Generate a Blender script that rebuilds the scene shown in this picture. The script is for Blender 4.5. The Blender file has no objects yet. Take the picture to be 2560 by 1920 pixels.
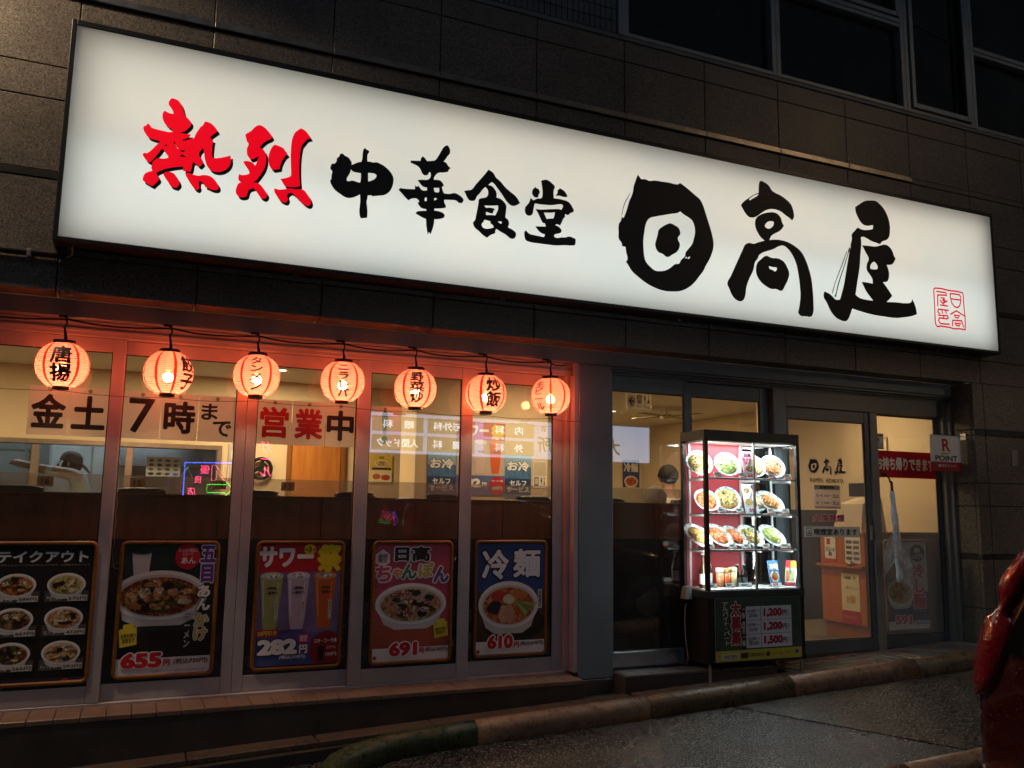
import bpy, bmesh, math, random
from mathutils import Vector, Matrix
random.seed(11)
SC = bpy.context.scene
COL = SC.collection
R = math.radians

# ------------------------------------------------------------------ camera
YAW, PITCH, ROLL = 0.41111, 0.14253, 0.01447
fw = Vector((math.sin(YAW)*math.cos(PITCH), math.cos(YAW)*math.cos(PITCH), math.sin(PITCH)))
rt = Vector((math.cos(YAW), -math.sin(YAW), 0))
up = rt.cross(fw)
r2 = rt*math.cos(ROLL) + up*math.sin(ROLL)
u2 = up*math.cos(ROLL) - rt*math.sin(ROLL)
cd = bpy.data.cameras.new('camera')
cam = bpy.data.objects.new('camera', cd)
COL.objects.link(cam)
cam.matrix_world = Matrix(((r2.x, u2.x, -fw.x, 0.0), (r2.y, u2.y, -fw.y, -5.75), (r2.z, u2.z, -fw.z, 1.165), (0, 0, 0, 1)))
cd.sensor_width = 36.0
cd.lens = 30.326
cd.clip_start = 0.05
cd.clip_end = 500
SC.camera = cam

# ------------------------------------------------------------------ night sky, faint moonlight
w = bpy.data.worlds.new('World')
SC.world = w
w.use_nodes = True
nt = w.node_tree
sky = nt.nodes.new('ShaderNodeTexSky')
sky.sky_type = 'NISHITA'
sky.sun_disc = False
sky.sun_elevation = R(-1.5)
sky.sun_rotation = R(0)
nt.links.new(sky.outputs[0], nt.nodes['Background'].inputs[0])
nt.nodes['Background'].inputs[1].default_value = 0.12
sd = bpy.data.lights.new('moon', 'SUN')
sd.energy = 0.15
sd.angle = R(20)
sd.color = (0.40, 0.66, 1.0)
so = bpy.data.objects.new('moon', sd)
COL.objects.link(so)
so.rotation_euler = (R(38), 0, R(-18))
so.location = (0, -8, 14)
vs = SC.view_settings
vs.view_transform = 'Standard'
vs.look = 'None'
vs.exposure = 0.0
vs.gamma = 1.0
vs.use_curve_mapping = False
cy = SC.cycles
cy.use_denoising = True
cy.use_adaptive_sampling = True
cy.adaptive_threshold = 0.03
cy.max_bounces = 6
cy.diffuse_bounces = 2
cy.glossy_bounces = 3
cy.transmission_bounces = 4
cy.transparent_max_bounces = 16
cy.sample_clamp_indirect = 3.0
cy.caustics_reflective = False
cy.caustics_refractive = False

# ------------------------------------------------------------------ mesh helpers
class MB:
    def __init__(self):
        self.v = []
        self.f = []
    def add(self, vs, fs):
        n = len(self.v)
        self.v += [tuple(a) for a in vs]
        self.f += [tuple(i+n for i in q) for q in fs]
        return self
    def box(self, x0, x1, y0, y1, z0, z1, c=0.0):
        if c <= 0:
            return self.add([(x, y, z) for x in (x0, x1) for y in (y0, y1) for z in (z0, z1)],
                            [(0, 1, 3, 2), (4, 6, 7, 5), (0, 4, 5, 1), (2, 3, 7, 6), (0, 2, 6, 4), (1, 5, 7, 3)])
        lo, hi = (x0, y0, z0), (x1, y1, z1)
        vs, ix = [], {}
        for s in [(a, b, d) for a in (0, 1) for b in (0, 1) for d in (0, 1)]:
            for k in range(3):
                p = []
                for a in range(3):
                    e = hi[a] if s[a] else lo[a]
                    p.append(e if a == k else (e-c if s[a] else e+c))
                ix[(s, k)] = len(vs)
                vs.append(p)
        fs = []
        def st(k, val, a, va, b, vb):
            s = [0, 0, 0]; s[k] = val; s[a] = va; s[b] = vb
            return tuple(s)
        for k in range(3):
            a, b = [q for q in range(3) if q != k]
            for val in (0, 1):
                fs.append([ix[(st(k, val, a, i, b, j), k)] for i, j in ((0, 0), (1, 0), (1, 1), (0, 1))])
            for i in (0, 1):
                for j in (0, 1):
                    fs.append([ix[(st(k, 0, a, i, b, j), a)], ix[(st(k, 0, a, i, b, j), b)], ix[(st(k, 1, a, i, b, j), b)], ix[(st(k, 1, a, i, b, j), a)]])
        for s in [(a, b, d) for a in (0, 1) for b in (0, 1) for d in (0, 1)]:
            fs.append([ix[(s, 0)], ix[(s, 1)], ix[(s, 2)]])
        return self.add(vs, fs)
    def ring(self, x0, x1, z0, z1, wl, wr, wb, wt, y0, y1, c=0.003):
        # a flat frame in the XZ plane: two stiles and two rails butted together
        self.box(x0, x0+wl, y0, y1, z0, z1, c)
        self.box(x1-wr, x1, y0, y1, z0, z1, c)
        self.box(x0+wl, x1-wr, y0+.002, y1-.002, z0, z0+wb, c)
        self.box(x0+wl, x1-wr, y0+.002, y1-.002, z1-wt, z1, c)
        return self
    def tube(self, pts, r, n=8, cap=True, closed=False):
        pts = [Vector(p) for p in pts]
        rs = r if isinstance(r, (list, tuple)) else [r]*len(pts)
        base = len(self.v)
        m = len(pts)
        t0 = (pts[1]-pts[0]).normalized()
        nn = t0.orthogonal().normalized()
        for i, p in enumerate(pts):
            if closed:
                t = (pts[(i+1) % m]-pts[i-1]).normalized()
            else:
                t = (pts[min(i+1, m-1)]-pts[max(i-1, 0)]).normalized()
            nn = (nn-t*nn.dot(t)).normalized()
            b = t.cross(nn)
            for k in range(n):
                a = 2*math.pi*k/n
                q = p+(nn*math.cos(a)+b*math.sin(a))*rs[i]
                self.v.append((q.x, q.y, q.z))
        for i in range(m if closed else m-1):
            j = (i+1) % m
            for k in range(n):
                l = (k+1) % n
                self.f.append((base+i*n+k, base+i*n+l, base+j*n+l, base+j*n+k))
        if cap and not closed:
            self.f.append(tuple(base+k for k in range(n))[::-1])
            self.f.append(tuple(base+(m-1)*n+k for k in range(n)))
        return self
    def lathe(self, prof, n=24, sx=1.0, sy=1.0, cap=True):
        # prof: (radius, z)
        base = len(self.v)
        for r, z in prof:
            for k in range(n):
                a = 2*math.pi*k/n
                self.v.append((r*math.cos(a)*sx, r*math.sin(a)*sy, z))
        for i in range(len(prof)-1):
            for k in range(n):
                l = (k+1) % n
                self.f.append((base+i*n+k, base+i*n+l, base+(i+1)*n+l, base+(i+1)*n+k))
        if cap:
            self.f.append(tuple(base+k for k in range(n))[::-1])
            e = base+(len(prof)-1)*n
            self.f.append(tuple(e+k for k in range(n)))
        return self
    def ball(self, c, rx, ry, rz, n=12, m=8, jit=0.0):
        base = len(self.v)
        for i in range(m+1):
            t = math.pi*i/m
            for k in range(n):
                a = 2*math.pi*k/n
                j = 1+random.uniform(-jit, jit)
                self.v.append((c[0]+rx*math.sin(t)*math.cos(a)*j, c[1]+ry*math.sin(t)*math.sin(a)*j, c[2]+rz*math.cos(t)*j))
        for i in range(m):
            for k in range(n):
                l = (k+1) % n
                self.f.append((base+i*n+k, base+(i+1)*n+k, base+(i+1)*n+l, base+i*n+l))
        return self
    def loft(self, secs, cap=True):
        base = len(self.v)
        n = len(secs[0])
        for s in secs:
            self.v += [tuple(p) for p in s]
        for i in range(len(secs)-1):
            for k in range(n):
                l = (k+1) % n
                self.f.append((base+i*n+k, base+i*n+l, base+(i+1)*n+l, base+(i+1)*n+k))
        if cap:
            self.f.append(tuple(base+k for k in range(n))[::-1])
            e = base+(len(secs)-1)*n
            self.f.append(tuple(e+k for k in range(n)))
        return self
    def xf(self, m):
        self.v = [tuple(m @ Vector(p)) for p in self.v]
        return self
    def mesh(self, name, mat=None, smooth=False, fix=True):
        me = bpy.data.meshes.new(name)
        if fix:
            b = bmesh.new()
            vs = [b.verts.new(p) for p in self.v]
            for q in self.f:
                try:
                    b.faces.new([vs[i] for i in q])
                except ValueError:
                    pass
            bmesh.ops.recalc_face_normals(b, faces=b.faces)
            b.to_mesh(me)
            b.free()
        else:
            me.from_pydata(self.v, [], self.f)
        if mat:
            me.materials.append(mat)
        if smooth:
            for p in me.polygons:
                p.use_smooth = True
        return me

def ob(name, me, parent=None, loc=None, rot=None, scale=None):
    o = bpy.data.objects.new(name, me)
    COL.objects.link(o)
    if parent:
        o.parent = parent
    if loc:
        o.location = loc
    if rot:
        o.rotation_euler = rot
    if scale:
        o.scale = scale
    return o

def part(name, mb, mat, parent, loc=None, rot=None, smooth=False, label=None):
    o = ob(name, mb.mesh(name, mat, smooth), parent, loc, rot)
    if label:
        o['label'] = label
    return o

def tag(o, label, cat, group=None):
    o['label'] = label
    o['category'] = cat
    if group:
        o['group'] = group
    return o

def thing(name, label, cat, loc=(0, 0, 0), rz=0, group=None):
    o = ob(name, None, None, loc, (0, 0, rz))
    return tag(o, label, cat, group)

def struct(name, mb, mat, smooth=False):
    o = ob(name, mb.mesh(name, mat, smooth))
    o['kind'] = 'structure'
    return o

def light(name, kind, parent, loc, energy, color, size=None, size_y=None, rot=None, radius=None, spread=None):
    d = bpy.data.lights.new(name, kind)
    d.energy = energy
    d.color = color
    if kind == 'AREA':
        if size_y:
            d.shape = 'RECTANGLE'; d.size = size; d.size_y = size_y
        else:
            d.shape = 'DISK'; d.size = size
        if spread:
            d.spread = spread
    if radius is not None:
        d.shadow_soft_size = radius
    o = bpy.data.objects.new(name, d)
    COL.objects.link(o)
    o.parent = parent
    o.location = loc
    if rot:
        o.rotation_euler = rot
    return o

# ------------------------------------------------------------------ materials
def lin(c):
    return c/12.92 if c <= 0.04045 else ((c+0.055)/1.055)**2.4

def hexc(h):
    h = h.lstrip('#')
    return tuple(lin(int(h[i:i+2], 16)/255) for i in (0, 2, 4))

MATS = {}

class NT:
    def __init__(self, name):
        self.m = bpy.data.materials.new(name)
        self.m.use_nodes = True
        self.t = self.m.node_tree
        self.out = self.t.nodes['Material Output']
        self.b = self.t.nodes['Principled BSDF']
    def n(self, kind, **kw):
        x = self.t.nodes.new('ShaderNode'+kind)
        for k, val in kw.items():
            setattr(x, k, val)
        return x
    def l(self, a, b):
        self.t.links.new(a, b)
    def math(self, op, a, b=None, c=None):
        x = self.n('Math', operation=op)
        for i, q in enumerate((a, b, c)):
            if q is None:
                continue
            if isinstance(q, (int, float)):
                x.inputs[i].default_value = q
            else:
                self.l(q, x.inputs[i])
        return x.outputs[0]
    def ramp(self, fac, stops):
        r = self.n('ValToRGB')
        e = r.color_ramp.elements
        while len(e) < len(stops):
            e.new(0.5)
        for i, (p, c) in enumerate(stops):
            e[i].position = p
            e[i].color = (*c, 1) if len(c) == 3 else c
        self.l(fac, r.inputs[0])
        return r.outputs[0]
    def noise(self, scale, detail=3, rough=0.5, coord=None, vec=None):
        x = self.n('TexNoise')
        x.inputs['Scale'].default_value = scale
        x.inputs['Detail'].default_value = detail
        x.inputs['Roughness'].default_value = rough
        if vec is None:
            vec = self.coord(coord or 'Object')
        self.l(vec, x.inputs['Vector'])
        return x
    def coord(self, which='Object'):
        return self.n('TexCoord').outputs[which]
    def bump(self, h, strength, dist=0.01):
        x = self.n('Bump')
        x.inputs['Strength'].default_value = strength
        x.inputs['Distance'].default_value = dist
        self.l(h, x.inputs['Height'])
        self.l(x.outputs[0], self.b.inputs['Normal'])
        return x

def sim(name, col, rough=0.5, metal=0.0, var=0.12, vscale=6.0, bump=0.0, bscale=60.0, coat=0.0, spec=None, world=False):
    if name in MATS:
        return MATS[name]
    if isinstance(col, str):
        col = hexc(col)
    k = NT(name)
    b = k.b
    vec = None
    if world:
        vec = k.n('NewGeometry').outputs['Position']
    nz = k.noise(vscale, 4, 0.6, vec=vec)
    dark = tuple(max(0, c*(1-var)) for c in col)
    lite = tuple(min(1, c*(1+var)) for c in col)
    k.l(k.ramp(nz.outputs['Fac'], [(0.3, dark), (0.7, lite)]), b.inputs['Base Color'])
    b.inputs['Metallic'].default_value = metal
    rr = k.math('MULTIPLY_ADD', nz.outputs['Fac'], rough*0.4, rough*0.8)
    k.l(rr, b.inputs['Roughness'])
    if coat:
        b.inputs['Coat Weight'].default_value = coat
    if spec is not None:
        b.inputs['Specular IOR Level'].default_value = spec
    if bump:
        k.bump(k.noise(bscale, 4, 0.6, vec=vec).outputs['Fac'], bump, 0.004)
    MATS[name] = k.m
    return k.m

def ink(h, rough=0.55):
    name = 'ink_'+h.lstrip('#')
    return sim(name, h, rough, var=0.05, vscale=9)

def glow(name, col, strength):
    if name in MATS:
        return MATS[name]
    k = NT(name)
    k.b.inputs['Base Color'].default_value = (*col, 1)
    k.b.inputs['Emission Color'].default_value = (*col, 1)
    k.b.inputs['Emission Strength'].default_value = strength
    MATS[name] = k.m
    return k.m

def glass(name, tint=(1, 1, 1), base=0.05, rough=0.0, wire=0.0, dirt=0.02):
    if name in MATS:
        return MATS[name]
    k = NT(name)
    k.t.nodes.remove(k.b)
    tr = k.n('BsdfTransparent'); tr.inputs[0].default_value = (*tint, 1)
    gl = k.n('BsdfGlossy'); gl.inputs['Roughness'].default_value = rough
    df = k.n('BsdfDiffuse'); df.inputs[0].default_value = (0.55, 0.55, 0.55, 1)
    lw = k.n('LayerWeight'); lw.inputs[0].default_value = 0.5
    f = k.math('POWER', lw.outputs['Facing'], 4.0)
    f = k.math('MULTIPLY_ADD', f, 0.6, base)
    m1 = k.n('MixShader')
    k.l(f, m1.inputs[0]); k.l(tr.outputs[0], m1.inputs[1]); k.l(gl.outputs[0], m1.inputs[2])
    nz = k.noise(3.0, 6, 0.7)
    d = k.math('MULTIPLY', k.math('POWER', nz.outputs['Fac'], 3.0), dirt*4)
    if wire:
        sp = k.n('SeparateXYZ'); k.l(k.coord('Object'), sp.inputs[0])
        def lines(sgn):
            s = k.math('ADD', k.math('MULTIPLY', sp.outputs[0], sgn*1.5), sp.outputs[2])
            s = k.math('FRACT', k.math('DIVIDE', s, wire))
            return k.math('LESS_THAN', s, 0.17)
        d = k.math('MAXIMUM', d, k.math('MULTIPLY', k.math('MAXIMUM', lines(1), lines(-1)), 0.5))
    m2 = k.n('MixShader')
    k.l(d, m2.inputs[0]); k.l(m1.outputs[0], m2.inputs[1]); k.l(df.outputs[0], m2.inputs[2])
    k.l(m2.outputs[0], k.out.inputs[0])
    MATS[name] = k.m
    return k.m

def granite(name, base, dark, lite, rough=0.5, scale=150):
    if name in MATS:
        return MATS[name]
    k = NT(name)
    pos = k.n('NewGeometry').outputs['Position']
    a = k.noise(scale, 2, 0.6, vec=pos)
    v = k.n('TexVoronoi'); v.inputs['Scale'].default_value = scale*0.9
    k.l(pos, v.inputs['Vector'])
    big = k.noise(1.6, 5, 0.6, vec=pos)
    sp = k.ramp(a.outputs['Fac'], [(0.33, dark), (0.47, base), (0.6, base), (0.74, lite)])
    mx = k.n('MixRGB', blend_type='MULTIPLY'); mx.inputs[0].default_value = 1
    k.l(sp, mx.inputs[1])
    k.l(k.ramp(big.outputs['Fac'], [(0.25, (0.6, 0.6, 0.62)), (0.7, (1.1, 1.08, 1.05))]), mx.inputs[2])
    mx2 = k.n('MixRGB', blend_type='MULTIPLY'); mx2.inputs[0].default_value = 0.5
    k.l(mx.outputs[0], mx2.inputs[1]); k.l(v.outputs['Color'], mx2.inputs[2])
    g = k.n('RGBToBW'); k.l(v.outputs['Color'], g.inputs[0]); k.l(g.outputs[0], mx2.inputs[2])
    k.l(mx2.outputs[0], k.b.inputs['Base Color'])
    k.l(k.math('MULTIPLY_ADD', big.outputs['Fac'], 0.3, rough-0.15), k.b.inputs['Roughness'])
    k.bump(a.outputs['Fac'], 0.25, 0.003)
    MATS[name] = k.m
    return k.m

def woodm(name, c1, c2, rough=0.45, axis=0, scale=1.0):
    if name in MATS:
        return MATS[name]
    k = NT(name)
    mp = k.n('Mapping')
    s = [22*scale, 22*scale, 22*scale]
    s[axis] = 1.6*scale
    mp.inputs['Scale'].default_value = s
    k.l(k.coord('Object'), mp.inputs[0])
    a = k.noise(1.0, 6, 0.65, vec=mp.outputs[0])
    k.l(k.ramp(a.outputs['Fac'], [(0.3, hexc(c1)), (0.7, hexc(c2))]), k.b.inputs['Base Color'])
    k.b.inputs['Roughness'].default_value = rough
    k.bump(a.outputs['Fac'], 0.1, 0.002)
    MATS[name] = k.m
    return k.m

def food(name, cols, scale=45, rough=0.35, bump=0.6):
    # chopped, mixed surface: cells of several colours
    if name in MATS:
        return MATS[name]
    k = NT(name)
    nz = k.noise(scale*0.5, 3, 0.6)
    ad = k.n('MixRGB', blend_type='ADD'); ad.inputs[0].default_value = 0.06
    k.l(k.coord('Object'), ad.inputs[1]); k.l(nz.outputs['Color'], ad.inputs[2])
    v = k.n('TexVoronoi'); v.inputs['Scale'].default_value = scale
    k.l(ad.outputs[0], v.inputs['Vector'])
    g = k.n('RGBToBW'); k.l(v.outputs['Color'], g.inputs[0])
    st = [((i+0.5)/len(cols)*0.6+0.2, hexc(c)) for i, c in enumerate(cols)]
    rp = k.n('ValToRGB'); rp.color_ramp.interpolation = 'CONSTANT'
    e = rp.color_ramp.elements
    while len(e) < len(st):
        e.new(0.5)
    for i, (p, c) in enumerate(st):
        e[i].position = 0 if i == 0 else p-0.05; e[i].color = (*c, 1)
    k.l(g.outputs[0], rp.inputs[0])
    mx = k.n('MixRGB', blend_type='MULTIPLY'); mx.inputs[0].default_value = 0.7
    k.l(rp.outputs[0], mx.inputs[1])
    k.l(k.ramp(k.noise(scale*2, 4, 0.7).outputs['Fac'], [(0.3, (0.45, 0.4, 0.35)), (0.6, (1.1, 1.1, 1.1))]), mx.inputs[2])
    k.l(mx.outputs[0], k.b.inputs['Base Color'])
    k.b.inputs['Roughness'].default_value = rough
    k.bump(v.outputs['Distance'], bump, 0.004)
    MATS[name] = k.m
    return k.m

# ------------------------------------------------------------------ flat print: lettering and shapes on boards
# a board's local space: x to the right, z up, the viewer on the -y side
LAY = 0.0009
TQ = []          # lettering waits here and is turned into meshes in one go at the end

def lay(k):
    return -0.001-LAY*k

def rect(parent, u0, v0, u1, v1, k, mat, name='printed_panel'):
    m = MB().add([(u0, 0, v0), (u1, 0, v0), (u1, 0, v1), (u0, 0, v1)], [(0, 1, 2, 3)])
    return ob(name, m.mesh(name, mat, fix=False), parent, (0, lay(k), 0))

def poly(parent, pts, k, mat, name='printed_shape'):
    m = MB().add([(u, 0, q) for u, q in pts], [tuple(range(len(pts)))])
    return ob(name, m.mesh(name, mat, fix=False), parent, (0, lay(k), 0))

def ell(parent, u, v_, ru, rv, k, mat, name='printed_shape', n=28, jit=0.0, a0=0.0, a1=360.0):
    pts = []
    for i in range(n):
        a = R(a0+(a1-a0)*i/(n if a1-a0 >= 360 else n-1))
        j = 1+random.uniform(-jit, jit)
        pts.append((u+ru*j*math.cos(a), v_+rv*j*math.sin(a)))
    return poly(parent, pts, k, mat, name)

def text(parent, s, u, v_, h, mat, k=1, w=None, bold=0.02, align='c', edge=None, name='lettering', rot=0.0, vert=False, flip=False):
    if vert:
        s = '\n'.join(s)
    o = ob(name, None if False else bpy.data.meshes.new(name), parent, (u, lay(k), v_), (0, -R(rot), 0))
    TQ.append(dict(o=o, s=s, bold=bold, fit=bold, h=h, w=w, align=align, mat=mat))
    if edge:
        em, et = edge
        o.location.y = lay(k+1)
        o2 = ob(name+'_outline', bpy.data.meshes.new(name), parent, (u, lay(k), v_), (0, -R(rot), 0))
        TQ.append(dict(o=o2, s=s, bold=bold+et, fit=bold, h=h, w=w, align=align, mat=em))
    return o

def brush(parent, g, u, v_, h, mat, k=1, name='brush_character', sx=1.0):
    o = ob(name, bpy.data.meshes.new(name), parent, (u, lay(k), v_))
    TQ.append(dict(o=o, g=g, h=h, mat=mat, sx=sx))
    return o

def flush_text():
    keys, objs = {}, []
    for q in TQ:
        if 'g' in q:
            kk = ('G', q['g'])
            if kk not in keys:
                c = bpy.data.curves.new('g', 'CURVE')
                c.dimensions = '2D'
                c.fill_mode = 'BOTH'
                c.resolution_u = 4
                for pl in GLYPHS[q['g']]:
                    pts = [tuple(float(a)/1000 for a in s.split(',')) for s in pl.split()]
                    sp = c.splines.new('BEZIER')
                    sp.bezier_points.add(len(pts)-1)
                    n = len(pts)
                    for i, p in enumerate(pts):
                        a = Vector(pts[i-1]); b = Vector(p); d = Vector(pts[(i+1) % n])
                        bp = sp.bezier_points[i]
                        bp.co = (p[0], p[1], 0)
                        ang = (b-a).angle(d-b) if (b-a).length > 1e-6 and (d-b).length > 1e-6 else 0
                        t = 'VECTOR' if ang > R(58) else 'AUTO'
                        bp.handle_left_type = bp.handle_right_type = t
                    sp.use_cyclic_u = True
                keys[kk] = c
        else:
            kk = ('T', q['s'])
            if kk not in keys:
                c = bpy.data.curves.new('t', 'FONT')
                c.body = q['s']
                c.size = 1.0
                c.resolution_u = 3
                c.space_line = 0.98 if '\n' in q['s'] else 1.0
                c.align_x = 'CENTER'
                keys[kk] = c
    tmp = {}
    for kk, c in keys.items():
        o = bpy.data.objects.new('tmp', c)
        COL.objects.link(o)
        tmp[kk] = o
    dg = bpy.context.evaluated_depsgraph_get()
    geo = {}
    for kk, o in tmp.items():
        me = o.evaluated_get(dg).to_mesh()
        vs = [(p.co.x, p.co.y) for p in me.vertices]
        fs = [tuple(p.vertices) for p in me.polygons]
        o.evaluated_get(dg).to_mesh_clear()
        geo[kk] = (vs, fs)
    for kk, o in tmp.items():
        c = o.data
        bpy.data.objects.remove(o)
        bpy.data.curves.remove(c)
    cache = {}
    for q in TQ:
        kk = ('G', q['g']) if 'g' in q else ('T', q['s'])
        vs, fs = geo[kk]
        if not vs:
            continue
        fat = 0.0 if 'g' in q else max(0.0, q['fit'])
        xs = [a for a, b in vs]; zs = [b for a, b in vs]
        x0, x1, z0, z1 = min(xs)-fat, max(xs)+fat, min(zs)-fat, max(zs)+fat
        o = q['o']
        if 'g' in q and q['h'] is None:
            sx = sz = 1.0; ox = oz = 0.0
        else:
            hh, ww = max(z1-z0, 1e-4), max(x1-x0, 1e-4)
            if q['h'] is None:
                sx = sz = q['w']/ww
            else:
                sz = q['h']/hh
                sx = q['w']/ww if q.get('w') else sz*q.get('sx', 1.0)
            al = q.get('align', 'c')
            ox = {'c': (x0+x1)/2, 'l': x0, 'r': x1}[al]
            oz = (z0+z1)/2
        ck = (kk, q.get('bold'), q.get('fit'), q['mat'].name, q.get('align', 'c'), q['h'] is None)
        if ck not in cache:
            gv, gf = geo[kk]
            me = bpy.data.meshes.new('lettering')
            rad = q.get('bold', 0.0)
            n = 1 if rad < 0.004 else 6 if rad < 0.022 else 9 if rad < 0.06 else 14
            pv_, pf_ = [], []
            for i in range(n):
                an = 2*math.pi*i/n+0.39
                dx, dz = (rad*math.cos(an), rad*math.sin(an)) if n > 1 else (0.0, 0.0)
                b0 = len(pv_)
                pv_ += [(a-ox+dx, -0.00005*i, b-oz+dz) for a, b in gv]
                pf_ += [tuple(j+b0 for j in f) for f in gf]
            me.from_pydata(pv_, [], pf_)
            me.materials.append(q['mat'])
            cache[ck] = me
        old = o.data
        o.data = cache[ck]
        bpy.data.meshes.remove(old)
        o.scale = (sx, 1.0, sz)
        if q.get('wrap'):
            wrap_on_lantern(q, sx, sz)

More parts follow.
